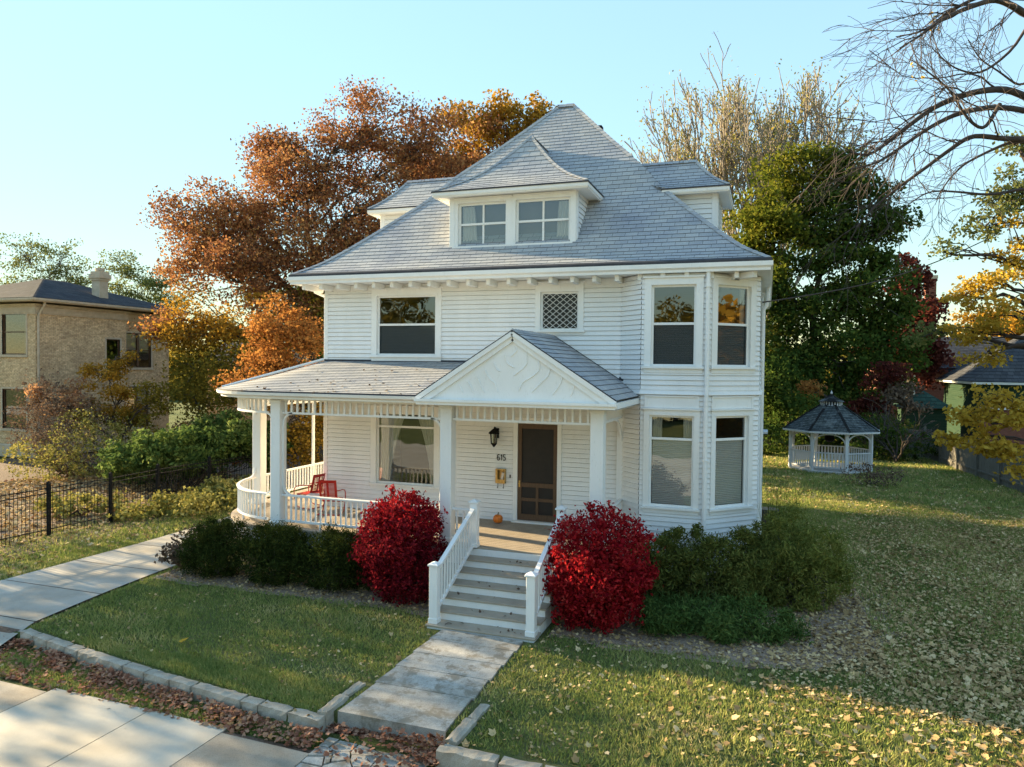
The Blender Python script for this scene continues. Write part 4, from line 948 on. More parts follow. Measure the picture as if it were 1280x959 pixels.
# rough kerb stones
def stone(x0,y0,x1,y1,w,z0,z1,label=None):
    a=np.array((x0,y0)); b=np.array((x1,y1)); Ld=np.linalg.norm(b-a); ang=math.atan2(b[1]-a[1],b[0]-a[0]); c=(a+b)/2
    nx_=max(3,int(Ld/.09)); ny_=3; nz_=3
    import itertools
    bm=MB(); idx={}
    def pnt(i,j,k):
        key=(i,j,k)
        if key in idx: return idx[key]
        x=(i/nx_-.5)*Ld; y=(j/ny_-.5)*w; z=z0+(z1-z0)*k/nz_
        e=sum((i in (0,nx_),j in (0,ny_),k==nz_)); s_=.012 if e>=2 else 0
        x-=s_*np.sign(x); y-=s_*np.sign(y); z-=s_*(k==nz_)
        q=rg.normal(size=3)*.006; idx[key]=len(bm.v); bm.v.append((x+q[0],y+q[1],z+q[2])); return idx[key]
    def fc(*q): bm.f.append(tuple(q)); bm.uv.append([(0,0)]*4)
    for i in range(nx_):
        for j in range(ny_): fc(pnt(i,j,nz_),pnt(i+1,j,nz_),pnt(i+1,j+1,nz_),pnt(i,j+1,nz_))
        for k in range(nz_): fc(pnt(i,0,k),pnt(i+1,0,k),pnt(i+1,0,k+1),pnt(i,0,k+1)); fc(pnt(i+1,ny_,k),pnt(i,ny_,k),pnt(i,ny_,k+1),pnt(i+1,ny_,k+1))
    for j in range(ny_):
        for k in range(nz_): fc(pnt(0,j+1,k),pnt(0,j,k),pnt(0,j,k+1),pnt(0,j+1,k+1)); fc(pnt(nx_,j,k),pnt(nx_,j+1,k),pnt(nx_,j+1,k+1),pnt(nx_,j,k+1))
    o=bm.build('kerb_stone','kerb'); o.location=(c[0],c[1],0); o.rotation_euler=(0,0,ang); return o
KY=lambda x:-7.88-.205*(x+1.4)+.0085*(x+1.4)**2
kx=[-1.4,-.95,-.5,.1,.45,1.7,2.25,2.85,3.35,4.4,4.75,5.3,5.88]
KL=[(a+.006,KY(a+.006),b-.006,KY(b-.006)) for a,b in zip(kx,kx[1:])]
for k,q in enumerate(KL):
    tag(stone(*q,.20,-.24,.03),'rough pale kerb stone in the edging left of the front walk','kerb stone','rough stones edging the left lawn')
tag(stone(5.80,-8.84,5.80,-8.22,.19,-.24,.07),'long return stone along the left side of the front walk, nearer the sidewalk','kerb stone')
tag(stone(5.79,-8.19,5.80,-7.70,.16,-.24,.05),'short return stone along the left side of the front walk, nearer the house','kerb stone')
tag(stone(7.90,-8.95,7.92,-8.25,.20,-.24,.07),'long return stone along the right side of the front walk, nearer the sidewalk','kerb stone')
tag(stone(7.92,-8.22,7.93,-7.72,.17,-.24,.05),'short return stone along the right side of the front walk, nearer the house','kerb stone')
x=7.80
for k in range(9):
    l=[.85,.55,1.0,.7,.9,.6,.8,1.1,.7][k]; tag(stone(x,-9.12-.012*k,x+l,-9.13-.012*k,.22,-.24,.06),'rough pale kerb stone in the edging right of the front walk','kerb stone','rough stones edging the right lawn'); x+=l+.03

# ------------------------------------------------------------------ grass and fallen leaves
def inside_house(x,y): return ((x>-2.2)&(x<11.9)&(y>-2.9)&(y<10))|((x>5.98)&(x<7.72)&(y>-9.4)&(y<-5))|((x>5.6)&(x<7.95)&(y>-5.2)&(y<-2))|((x>5.66)&(x<5.94)&(y<-7.6))|((x>7.8)&(x<8.04)&(y<-7.6))
def beds(x,y): return ((x>8)&(x<13.9)&(y>-4.6)&(y<1.5)&(y<.5+(14.3-x)))|((x<5.6)&(x>-1.9)&(y>-4.30)&(y<-2.6))
def onpave(x,y): return ((x>dx(dl,y)-.05)&(x<dx(dr_,y)+.05)&(y>-9.3))|((y<yup(x)+.06))
def grass(n,x0,x1,y0,y1,size,seed,cond=None):
    rg=np.random.default_rng(seed); x=rg.uniform(x0,x1,n); y=rg.uniform(y0,y1,n)
    k=~inside_house(x,y)&~beds(x,y)&~onpave(x,y)&~(abs(y-kline(x))<.16)
    if cond is not None: k&=cond(x,y,rg)
    x,y=x[k],y[k]; n=len(x); h=size*rg.uniform(.5,1.4,n)*(1+.5*nz(x,y,.6)); a=rg.uniform(0,2*math.pi,n); w=size*.16
    z=hgt(x,y); d=np.stack([np.cos(a),np.sin(a)],1); ln=rg.normal(size=(n,2))*h[:,None]*.45
    v0=np.stack([x-d[:,0]*w,y-d[:,1]*w,z],1); v1=np.stack([x+d[:,0]*w,y+d[:,1]*w,z],1); v2=np.stack([x+ln[:,0],y+ln[:,1],z+h],1)
    return np.stack([v0,v1,v2],1).reshape(-1,3),np.repeat(rg.uniform(0,1,n),3)
GV=[];GT=[]
for args in ((150000,-6,17,-8.9,-1.5,.065,1),(50000,-3.2,6,-9.7,-7.8,.06,2),(110000,11,24,-2,14,.085,3),(50000,10,26,14,30,.12,4),(26000,-9,-4.9,-9,8,.09,5)):
    v,t=grass(*args); GV.append(v); GT.append(t)
GV=np.concatenate(GV); tag(fastmesh('grass',GV,np.arange(len(GV)).reshape(-1,3),[L['grass']],np.concatenate(GT)),'short green lawn grass around the house','grass',None,'stuff')
def litter(name,label,mat,specs,seed):
    rg=np.random.default_rng(seed); VV=[];TT=[]
    for n,x0,x1,y0,y1,size,dens,lift in specs:
        x=rg.uniform(x0,x1,n); y=rg.uniform(y0,y1,n); k=rg.uniform(0,1,n)<dens(x,y); x,y=x[k],y[k]
        C=np.stack([x,y,hgt(x,y)+lift*rg.uniform(.2,1,len(x))+(.10*sm(-.6,-.1,y-kline(x))*(y<kline(x)) if name=='verge_leaves' else 0)],1); v,f=maple(C,size,rg); VV.append(v); TT.append(np.repeat(rg.uniform(0,1,len(x)),12))
    V=np.concatenate(VV); return tag(fastmesh(name,V,np.arange(len(V)).reshape(-1,4),[L[mat]],np.concatenate(TT)),label,'leaves',None,'stuff')
notp=lambda x,y:(~inside_house(x,y)&~onpave(x,y))
litter('leaf_litter','pale tan leaves scattered over the lawns and garden beds','litter',[
 (26000,-5,18,-9,-2,.052,lambda x,y:notp(x,y)*(.08+.10*(x>8)+.35*sm(9,16,x)*sm(-9,-4,y)+.3*nz(x,y,.5)+.3*nz(x+3,y,1.9)),.06),
 (95000,11.8,24,-6,14,.062,lambda x,y:notp(x,y)*(.06+.62*sm(12.0,15.5,x-.12*(y-2))*(1-sm(8,14,y))+.35*nz(x,y,.6)+.35*nz(x+2,y,1.7)),.06),
 (15000,10,24,-8,9,.105,lambda x,y:notp(x,y)*(.10+.75*sm(11.5,16,x-.1*y)*sm(-.5,.35,nz(x,y,.7))),.07),(16000,13,24,-6,12,.10,lambda x,y:notp(x,y)*(.9*sm(13,20,x)*sm(-.4,.5,nz(x,y,.8))),.06),(2500,5,24,-9,-2,.10,lambda x,y:notp(x,y)*(.15+.6*sm(9,16,x)),.06),
 (16000,11,24,12,30,.13,lambda x,y:.22+.2*nz(x,y,.5),.05),
 (9000,8,15,-5,2,.07,lambda x,y:beds(x,y)*.8,.03),(5000,-2,5.7,-4.8,-2.6,.06,lambda x,y:beds(x,y)*.7,.03),
 (13000,-19,-8.0,-6,10,.14,lambda x,y:.8+0*x,.06),(2500,-9,-4.8,-9,12,.10,lambda x,y:notp(x,y)*.8,.08),
 (60,-5,8,-12,-9,.09,lambda x,y:.6+0*x,.03)],21)
litter('verge_leaves','drift of russet and brown leaves between the kerb stones and the sidewalk','litterr',[
 (38000,-3.2,6.0,-9.75,-7.7,.065,lambda x,y:((y<kline(x)-.14)&(y>yup(x)-.02+.06*nz(x,y)))*(.10+.8*sm(-.25,.4,nz(x,y,1.4))*(sm(.75,.1,kline(x)-y)+.5*(x<1.5))),.07),
 (3600,5.85,7.85,-9.5,-8.66,.07,lambda x,y:1.0*(y>-8.84-.30*(x-6.3)*(x>6.3)-.05*nz(x,y,2))+.06,.07),
 (260,6.1,7.7,-10.2,-9.2,.08,lambda x,y:.9*sm(6.6,7.6,x),.04),
 (60,-19,-7.4,-6,10,.14,lambda x,y:.8+0*x,.10)],22)
leafcol=tag(fastmesh('yellow_leaf',maple(np.array([(1.95,-7.45,.10)]),.19,np.random.default_rng(5),6)[0],np.arange(12).reshape(3,4),[L['yellow']],np.full(12,.95)),'single bright yellow leaf lying on the left lawn','leaf')

# ------------------------------------------------------------------ plants
def shrub(name,label,cat,lobes,n,leaf,mats,group=None,aspect=.6,axisout=0.,upb=.3,shell=.5,stems=True,spike=0,seed=1,rough=.12,clumpr=.28,cfrac=.55,stemmat='bark'):
    """lobes:(x,y,z,rx,ry,rz,mat)"""
    rg=np.random.default_rng(seed); c0=lobes[0]; t=thing(name,label,cat,(c0[0],c0[1],0),group); VV=[];TT=[];MI=[]
    tot=sum(l[3]*l[5] for l in lobes)
    for l in lobes:
        k=int(n*l[3]*l[5]/tot); d=inball(rg,k,shell*.5); dn=nrm(d)
        bump_=1+rough*(np.sin(dn[:,0]*7+l[0])*np.sin(dn[:,1]*6+1)+np.sin(dn[:,2]*8+l[1]))+rg.normal(size=k)*rough*.35
        if spike: bump_+=spike*(rg.uniform(0,1,k)<.06)*rg.uniform(0,1,k)
        P=np.array(l[:3])+d*np.array(l[3:6])*bump_[:,None]
        if clumpr:
            K=max(6,int(4.2*(l[3]*l[4]*l[5])**(2/3)/clumpr**1.6)); cd_=nrm(rg.normal(size=(K,3))); cr=rg.uniform(.86,1.06,(K,1)); cc=np.array(l[:3])+cd_*np.array(l[3:6])*cr; j=rg.integers(0,K,k); m_=rg.uniform(0,1,k)<cfrac; cs=clumpr*rg.uniform(.45,1.0,K)
            P[m_]=(cc[j]+np.clip(rg.normal(size=(k,3)),-1.8,1.8)*cs[j][:,None]*.5)[m_]
        P[:,2]=np.maximum(P[:,2],.02+rg.uniform(0,.1,k))
        v,f=leafquads(P-np.array((c0[0],c0[1],0)),leaf,rg,upb,aspect,.3,axis=(dn+np.array((0,0,.6)))*axisout if axisout else None,nb=dn*.8)
        VV.append(v); TT.append(np.repeat(rg.uniform(0,1,k),4)); MI+= [l[6] if len(l)>6 else 0]*k
    V=np.concatenate(VV); fastmesh('foliage',V,np.arange(len(V)).reshape(-1,4),[L[m_] for m_ in mats],np.concatenate(TT),MI,t)
    if stems:
        T=Tubes()
        for l in lobes:
            for _ in range(9):
                q=np.array(l[:3])-np.array((c0[0],c0[1],0))+inball(rg,1,.6)[0]*np.array(l[3:6])*.8; T.add(bez((rg.normal()*.08+.2*(l[0]-c0[0]),rg.normal()*.08+.2*(l[1]-c0[1]),0),q,5,rg,.12),np.linspace(.022,.006,5),5)
        T.build('stem',MT[stemmat],t)
    return t
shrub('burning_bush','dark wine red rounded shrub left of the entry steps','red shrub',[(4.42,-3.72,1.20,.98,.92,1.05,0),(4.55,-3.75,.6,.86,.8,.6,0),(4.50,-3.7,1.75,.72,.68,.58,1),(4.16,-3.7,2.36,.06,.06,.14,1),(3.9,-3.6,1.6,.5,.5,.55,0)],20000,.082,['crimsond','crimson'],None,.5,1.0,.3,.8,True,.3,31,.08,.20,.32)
shrub('burning_bush','bright crimson ball-shaped shrub right of the entry steps','red shrub',[(8.75,-3.75,1.25,1.08,1.0,1.08),(8.75,-3.8,.7,.9,.85,.7)],22000,.085,['crimson'],None,.5,1.0,.3,.8,True,.28,32,.05,.2,.30)
yw=[(-.63,-3.62,.62,.93,.72,.68),(.98,-3.58,.62,.92,.75,.72),(2.62,-3.50,.62,1.05,.75,.72)]
for k,(l,lab) in enumerate(zip(yw,('dark clipped yew at the left end of the row before the porch','dark clipped yew in the middle of the row before the porch','dark clipped yew beside the wine red shrub'))):
    shrub('yew_shrub',lab,'shrub',[l,(l[0],l[1]+.1,.9,l[3]*.8,.6,.42)],17000,.085,['yew'],'clipped yews before the porch',.22,1.3,.3,.8,True,.45,40+k,.06,.2,.35)
shrub('hedge_shrub','dark green hedge shrub under the bay windows','shrub',[(10.35,-1.55,.80,1.05,.8,.78),(9.6,-1.8,.75,.75,.75,.72),(11.2,-1.5,.80,.85,.8,.80)],26000,.10,['hedge'],None,.26,1.2,.3,.8,True,.3,50,.08,.22,.6)
shrub('hedge_shrub','broad yellowish green hedge shrub past the right corner of the house','shrub',[(12.45,-.75,.90,1.02,.95,1.08,0),(12.95,-.4,.75,.72,.85,.80,0),(11.95,-.9,.85,.75,.85,.9,1),(11.7,-1.3,.75,.65,.75,.75,1)],26000,.10,['hedgey','hedge'],None,.24,1.2,.3,.8,True,.35,51,.08,.22,.6)
shrub('juniper','low spreading dark green juniper before the hedge','shrub',[(10.6,-3.2,.25,1.05,.75,.42),(11.6,-3.2,.22,1.0,.65,.36),(10.1,-3.4,.2,.6,.6,.3)],20000,.11,['juniper'],None,.2,1.5,.2,.8,True,.45,52,.14)
shrub('dry_hydrangea','small brown dried hydrangea beside the drive','shrub',[(-1.75,-3.0,.55,.55,.6,.5),(-1.95,-3.5,.35,.35,.35,.3)],1500,.10,['brownd'],None,.8,0,.8,.8,True,0,53,.2)
rg=np.random.default_rng(8)
t=thing('ornamental_grass','thin pale tuft of ornamental grass behind the yellowish hedge','grass tuft',(12.2,.6,0)); T=Tubes()
for k in range(60):
    a=rg.uniform(0,6.28); r_=rg.uniform(.1,.6); q=(r_*math.cos(a),r_*math.sin(a),rg.uniform(1.7,2.6)); T.add(bez((q[0]*.2,q[1]*.2,0),q,5,rg,.05,.05),np.linspace(.008,.003,5),3)
T.build('blades',L['cover'],t)
# left garden
shrub('viburnum','big sprawling leafy green shrub over the iron fence','shrub',[(-10.4,5.2,1.6,1.8,1.2,.8,0),(-8.9,6.9,2.05,1.7,1.3,.95,0),(-12.0,4.8,1.2,1.4,1.0,.6,0),(-7.7,7.4,1.7,1.1,1.0,.95,0)],26000,.19,['broad'],None,.45,.7,.9,.8,True,.25,60,.15,.4)
shrub('ground_cover_bush','pale yellow green low planting between drive and fence','shrub',[(-6.6,2.6,.25,1.1,1.6,.45),(-6.9,4.5,.35,1.2,1.2,.5),(-7.6,1.2,.2,.6,1.4,.35),(-5.9,4.6,.25,.7,1.2,.4)],7000,.14,['cover'],None,.7,.2,1.2,.8,False,0,61,.15)
shrub('garden_shrub','dark tangled shrub with scattered pale yellow leaves at the left edge','shrub',[(-18.5,7.2,1.9,2.0,1.6,1.9,0),(-16.6,6.6,1.4,1.6,1.4,1.5,1),(-20.5,7.6,2.4,1.4,1.4,2.0,0),(-14.8,7.4,1.2,1.4,1.3,1.2,1),(-17.5,5.3,.9,1.8,1.2,.9,1)],12000,.11,['brownd','cover'],None,.6,.2,.5,.95,True,0,62,.2)
shrub('garden_shrub','low dark green bush behind the iron fence','shrub',[(-13.2,6.6,.7,2.0,1.2,.8),(-11.6,8.2,1.0,1.6,1.2,1.0)],9000,.14,['broad'],None,.6,.2,.8,.9,True,0,63,.2)
shrub('garden_shrub','yellow leaved perennial clump just behind the iron fence','shrub',[(-10.2,.2,.3,.9,.7,.35),(-9.4,1.3,.25,.6,.6,.3)],900,.15,['cover'],None,.7,.2,1.,.9,True,0,64,.2)

def tree(name,label,base,tr_,lobes,leaves,leaf,mats,clump=.75,dens=1.,bark='bark',group=None,seed=1,flat=.6,cat='tree',fork=None,aspect=.65,twigs=True):
    """lobes in world coordinates (x,y,z,rx,ry,rz,mat)"""
    rg=np.random.default_rng(seed); B=np.array(base,float); t=thing(name,label,cat,tuple(base),group); T=Tubes(); CV=[];TT=[];MI=[]
    Ls=[np.array(l[:6],float) for l in lobes]; W=np.array([l[3]*l[5] for l in Ls]); W/=W.sum(); zt=max(l[2] for l in Ls); 
    cx_=np.average([l[0] for l in Ls],weights=W); cy_=np.average([l[1] for l in Ls],weights=W)
    top=np.array((cx_*.6+B[0]*.4,cy_*.6+B[1]*.4,B[2]+(zt-B[2])*.85)); tk=bez(B,top,12,rg,.02); rr=np.linspace(1,.12,12)**1.1*tr_; rr[0]*=1.35
    T.add(tk-B,rr,9)
    for li,l in enumerate(Ls):
        # limb leaves the trunk below the lobe
        zz=np.clip(l[2]-.55*np.hypot(l[0]-cx_,l[1]-cy_)-.3*l[5],B[2]+.18*(zt-B[2]),tk[-1][2]); k=int(np.argmin(abs(tk[:,2]-zz))); p=tk[k]
        lim=bez(p,l[:3],9,rg,.04,.08); lr=np.linspace(min(rr[k]*.75,.06*np.linalg.norm(l[:3]-p)**.8+.03),.035,9); T.add(lim-B,lr,6)
        nc=max(5,int(dens*(l[3]*l[4]*l[5])**(2/3)*4.2/clump**1.4)); d=inball(rg,nc,.42)
        cc=l[:3]+d*l[3:6]*(1+rg.normal(size=(nc,1))*.08)
        sz=clump*rg.uniform(.55,1.25,nc)
        k_=np.maximum(6,(leaves*W[li]*sz**2/np.sum(sz**2))).astype(int)
        for j in range(nc):
            if twigs:
                q=lim[rg.integers(3,9)]; br=bez(q,cc[j],5,rg,.08,.03); T.add(br-B,np.linspace(.035,.010,5)*max(.6,tr_/.35),4)
            g=np.clip(rg.normal(size=(k_[j],3)),-1.7,1.7)*sz[j]*np.array((.62,.62,.62*flat)); CV.append(cc[j]+g)
        m_=lobes[li][6] if len(lobes[li])>6 else 0
        MI.append(np.full(int(k_.sum()),m_))
    P=np.concatenate(CV)-B; n=len(P); v,f=leafquads(P,leaf,rg,.35,aspect,.35)
    fastmesh('crown',v,f,[L[q] for q in mats],np.repeat(rg.uniform(0,1,n),4),np.concatenate(MI),t)
    T.build('trunk',MT[bark],t); return t
def lob(rows,depthscale=.9):
    """rows: (u,v,ru,rv,y[,mat]) -> world lobes"""
    out=[]
    for r_ in rows:
        p,s_=at(r_[0],r_[1],r_[4]); out.append((p[0],p[1],p[2],r_[2]*s_,min(r_[2],r_[3])*s_*depthscale,r_[3]*s_,r_[5] if len(r_)>5 else 0))
    return out
b,_=at(400,520,15)
tree('maple_tree','tall rust red maple behind the left side of the house','x' and (b[0],15,0),.42,lob([(468,165,70,55,16,0),(405,205,60,55,15,0),(530,190,55,55,17,0),(450,260,80,60,15,0),(350,255,62,55,14,0),(278,265,62,52,14,0),(240,325,45,45,13,0),(310,335,65,55,13,0),(390,325,65,60,14,0),(560,250,50,50,17,0),(250,400,48,50,12,1),(320,410,55,50,12,1),(235,455,38,45,12,3),(300,470,50,45,11,3),(250,510,35,30,11,3),(365,400,50,50,13,0),(480,320,60,45,15,0),(335,210,42,45,15,0),(300,300,52,50,14,0),(225,285,34,38,14,0),(218,395,30,42,12,0),(425,330,50,50,14,0),(400,400,50,50,14,3)]),98000,.16,['rust','gold','orange','olive'],.85,1.1,seed=70)
b,_=at(620,500,24)
tree('maple_tree','golden olive maple rising behind the roof left of the main peak',(b[0],24,0),.35,lob([(645,150,42,38,24,0),(592,160,40,36,24,0),(560,215,40,40,23,1),(620,200,55,40,24,1),(670,175,20,45,24,0),(590,250,60,50,24,1)]),20000,.22,['gold','rust'],.8,1.0,seed=71)
b,_=at(350,560,7.5)
tree('maple_sapling','small bright orange maple between the porch and the brick house',(b[0],7.5,0),.14,lob([(352,405,45,38,7.5,0),(335,455,42,35,7.3,0),(388,440,28,45,8,0),(310,480,25,22,7.2,0),(370,520,45,45,8.5,1),(395,560,30,40,8.5,1),(300,560,20,35,8,0),(340,560,35,30,9,1)]),17000,.14,['orange','gold'],.55,1.0,seed=72)
for k,(rows,y,lab) in enumerate((([(30,320,45,28,44),(75,330,40,35,44),(50,350,60,25,44),(100,350,25,25,45),(20,372,45,18,45),(75,372,45,18,46),(115,372,25,16,46)],44,'feathery green locust behind the brick house roof, left of the chimney'),([(150,335,32,22,50),(180,355,35,25,50),(205,350,20,30,50),(215,375,25,25,50),(170,385,35,18,50),(140,365,25,15,50)],50,'feathery green locust right of the brick house chimney'))):
    b,_=at(rows[0][0]+15,520,y); tree('locust_tree',lab,(b[0],y,0),.3,lob(rows),6500,.26,['locust'],1.0,1.1,seed=73+k,flat=.4)
# right background trees
b,_=at(1015,560,38)
tree('maple_tree','dense dark green maple right of the house behind the gazebo',(b[0],38,0),.5,lob([(1000,215,50,30,38,1),(1060,235,48,45,38,0),(960,270,45,50,37,1),(1020,290,65,55,38,0),(1095,285,38,50,38,0),(950,340,38,50,37,1),(1010,370,65,50,37,0),(1085,370,52,60,38,0),(1105,440,35,50,38,0),(960,420,35,60,37,0),(1030,450,70,50,36,0),(975,480,45,40,36,0),(1065,500,50,40,36,0),(940,300,25,40,38,1)]),62000,.28,['green','greenlit'],.95,1.0,seed=80)
b,_=at(1135,560,44)
tree('maple_tree','dark maroon tree right of the green maple',(b[0],44,0),.35,lob([(1135,350,24,30,44),(1145,400,30,40,44),(1120,430,40,35,44),(1150,450,30,30,44)]),9000,.32,['maroon'],1.0,1.0,seed=81)
b,_=at(1215,520,60)
tree('maple_tree','pale gold tree standing beyond the roof of the green house',(b[0],60,0),.35,lob([(1195,440,36,30,60,0),(1255,425,42,36,60,0),(1165,450,30,26,58,0),(1225,410,34,24,62,0),(1290,420,40,40,60,0)]),9000,.36,['gold'],1.1,1.0,seed=84)
b,_=at(1090,570,33)
tree('understory_tree','small red orange leafed tree behind the gazebo roof',(b[0],33,0),.15,lob([(1110,475,32,20,33,0),(1085,500,30,18,33,0),(1130,495,25,22,33,1),(1012,490,16,12,31,2),(1100,525,30,18,33,1)]),4200,.22,['maroon','brownd','orange'],.6,.9,seed=82)
b,_=at(985,560,30)
tree('understory_tree','dark evergreen screen of branches behind the gazebo',(b[0],30,0),.2,lob([(970,500,30,45,29,0),(1000,530,45,45,31,0),(1060,540,50,35,31,0),(1110,545,40,30,32,0),(960,560,20,40,28,0)]),14000,.22,['green'],.8,1.1,seed=83)
# twiggy, nearly leafless trees
def branchy(T,tips,p,d,Ld,r,depth,rg,spread=.55,up=.15,nseg=5,kids=(2,4),shrink=.68,grav=0,minr=.006,sides=5):
    pts=[np.array(p,float)]; dd=nrm(np.array(d,float))
    for i in range(nseg):
        dd=nrm(dd+rg.normal(size=3)*.13+np.array((0,0,up-grav))*.22); pts.append(pts[-1]+dd*Ld/nseg)
    r1=max(minr,r*.55); T.add(np.array(pts),np.linspace(r,r1,nseg+1),sides if depth>1 else 3)
    if depth<=0: tips.append(pts[-1]); tips.append(pts[-2]); return
    k=rg.integers(*kids)
    for j in range(k+1):
        i=nseg if j==0 else int(rg.integers(2,nseg+1)); q=pts[i]; a=nrm(rg.normal(size=3)); nd=nrm(dd*1.0+a*spread*(.45 if j==0 else 1.1)); branchy(T,tips,q,nd,Ld*shrink*rg.uniform(.75,1.15),max(minr,r*(.62 if j else .7)),depth-1,rg,spread,up,nseg,kids,shrink,grav,minr,sides)
rg=np.random.default_rng(90)
b,_=at(925,560,50); t=thing('bare_tree','tall fan shaped tree with bare twigs and few yellow leaves behind the roof','tree',(b[0],50,0)); T=Tubes(); tips=[]
for k in range(15):
    a=-1+2*(k+.5)/15; branchy(T,tips,(a*1.2,rg.normal()*.8,6.5+rg.uniform(0,2.5)),(a*.50,rg.normal()*.2,1),10.6*rg.uniform(.9,1.1)*(1-.12*abs(a)),.17,4,rg,.40,.42,5,(2,5),.60,0,.034)
T.add(np.array([(0,0,0),(0,.1,3),(.1,0,6),(.0,0,9)]),[.55,.45,.38,.25],8)
for k in range(6):
    T.add(bez((0,0,3+k*.5),(rg.normal()*1.,rg.normal()*1.,8),5,rg,.05),np.linspace(.3,.2,5),6)
T.build('trunk',MT['barkgrey'],t); tips=np.array(tips); sel=tips[rg.uniform(0,1,len(tips))<.55]; P=np.repeat(sel,3,0)+rg.normal(size=(len(sel)*3,3))*.45
v,f=leafquads(P,.22,rg,.3); fastmesh('crown',v,f,[L['cover']],np.repeat(rg.uniform(.3,1,len(P)),4),None,t)
# the big bare limbs that reach in from the right
t=thing('bare_tree','large bare tree whose dark limbs arch in at the upper right corner','tree',(22.5,2.,0)); T=Tubes(); tips=[]; B=np.array((22.5,2.,0.))
T.add(np.array([(0,0,0),(.1,0,3),(-.1,.1,6),(0,0,9),(-.3,0,12),(-.6,.2,16)]),[.55,.42,.38,.32,.25,.15],10)
def limb(px,y0,y1,r0,r1,kids,klen,seed,depth=2,root=None,gdir=None):
    rg=np.random.default_rng(seed); n=len(px); P=[at(u,v,y0+(y1-y0)*i/(n-1))[0]-B for i,(u,v) in enumerate(px)]
    if root is not None: P=[np.array(root,float)]+P
    P=np.array(P); s_=np.linspace(0,1,len(P)); tt=np.linspace(0,1,len(P)*4); Q=np.stack([np.interp(tt,s_,P[:,i]) for i in range(3)],1)
    for _ in range(3): Q[1:-1]=(Q[:-2]+2*Q[1:-1]+Q[2:])/4
    T.add(Q,np.linspace(r0,r1,len(Q)),7)
    for k in range(kids):
        i=int(len(Q)*(.25+.72*(k+.5)/kids)); i=min(i,len(Q)-2); d=nrm(Q[i+1]-Q[i]); a=rg.normal(size=3); a[2]+= (gdir if gdir is not None else .25); branchy(T,tips,Q[i],nrm(d*1.15+nrm(a)*.75),klen*rg.uniform(.6,1.25)*(1.15-.5*k/kids),max(.008,r0*.24*(1-.5*k/kids)),depth,rg,.55,-.05,6,(2,4),.66,.1,.0045)
limb([(1300,130),(1260,110),(1215,115),(1170,132),(1145,150),(1110,178),(1085,196),(1062,190)],3,-1,.10,.02,11,1.7,101,2,(0,0,8))
limb([(1300,139),(1240,133),(1195,142),(1160,160),(1125,185),(1095,205),(1060,212)],2,-1.5,.08,.014,10,1.6,102,2,(0,0,8))
limb([(1300,172),(1262,175),(1215,168),(1190,185),(1150,215),(1115,240),(1090,262),(1070,285)],2,0,.08,.012,9,1.6,103,2,(0,0,7))
limb([(1310,180),(1265,176),(1230,192),(1205,205),(1185,225),(1170,250)],2,1,.05,.010,6,1.2,104,2,(0,0,7))
limb([(1290,25),(1268,8),(1245,-2),(1215,8),(1180,22),(1150,45),(1125,60)],2,-1,.10,.014,11,1.6,105,2,(0,0,12))
limb([(1260,0),(1235,-8),(1200,6),(1170,30),(1145,42),(1120,46)],2,-1,.06,.010,8,1.4,106,2,(0,0,13))
limb([(1300,230),(1240,245),(1200,240),(1160,238),(1130,260)],3,1,.05,.010,7,1.5,107,2,(0,0,7))
limb([(1300,0),(1270,60),(1225,95),(1190,85),(1165,60)],3,1,.05,.010,7,1.5,108,2,(0,0,10))
limb([(1250,130),(1230,165),(1208,148),(1188,112),(1160,90),(1140,75)],1,0,.045,.009,6,1.3,109,2)
limb([(1300,90),(1275,110),(1250,90),(1225,75),(1210,50)],1,0,.03,.009,5,1.2,110,2)
T.build('trunk',MT['twig'],t)
tp=np.array(tips); rg=np.random.default_rng(4); sel=tp[rg.uniform(0,1,len(tp))<.003]; P=np.repeat(sel,5,0)+rg.normal(size=(len(sel)*5,3))*.15; v,f=leafquads(P,.13,rg,.3); fastmesh('crown',v,f,[L['yellow']],np.repeat(rg.uniform(.2,.9,len(P)),4),None,t)
b,_=at(1320,600,10)
tree('maple_tree','airy golden yellow maple reaching in from the right edge',(b[0]+1.5,11,0),.30,lob([(1270,235,40,40,10,1),(1230,285,30,28,9,1),(1275,310,30,35,9,0),(1250,355,40,30,8,0),(1205,370,28,22,8,0),(1268,395,35,30,8,0),(1215,415,40,22,9,0),(1170,415,22,18,10,1),(1235,440,25,15,9,0),(1180,315,18,14,8,1),(1270,180,22,18,10,1)]),6800,.13,['yellow','locust'],.42,1.15,'twig',None,120,.5)
b,_=at(1235,600,6)
tree('maple_sapling','low golden yellow sapling in front of the wooden fence',(b[0]+4.2,8,0),.07,lob([(1205,520,28,14,7),(1240,530,35,16,6.5),(1270,505,25,14,7),(1195,548,22,10,7),(1225,560,28,12,6.5),(1262,560,28,16,6),(1278,590,14,10,6),(1240,498,25,12,7)]),2300,.15,['yellow'],.34,1.1,'twig',None,121,.5)
b,_=at(1120,590,27); t=thing('bare_tree','small twiggy bare tree beside the gazebo','tree',(b[0],27,0)); T=Tubes(); tips=[]; rg=np.random.default_rng(130)
for k in range(6): branchy(T,tips,(0,0,.1),(rg.normal()*.5,rg.normal()*.4,1),1.7,.05,3,rg,.6,.1,5,(1,4),.66,0,.010)
T.build('trunk',MT['twig'],t)
shrub('garden_shrub','small brown twiggy shrub at the foot of the gazebo','shrub',[(16.2,17.8,.45,1.2,.8,.5)],900,.10,['brownd'],None,.6,.2,.5,.9,True,0,131,.2)
shrub('garden_shrub','dark shrub in the shade beside the wooden fence','shrub',[(18.6,28,.85,2.2,.9,.95)],3000,.16,['green'],None,.6,.2,.5,.9,True,0,132,.2)
b,_=at(130,560,7.0)
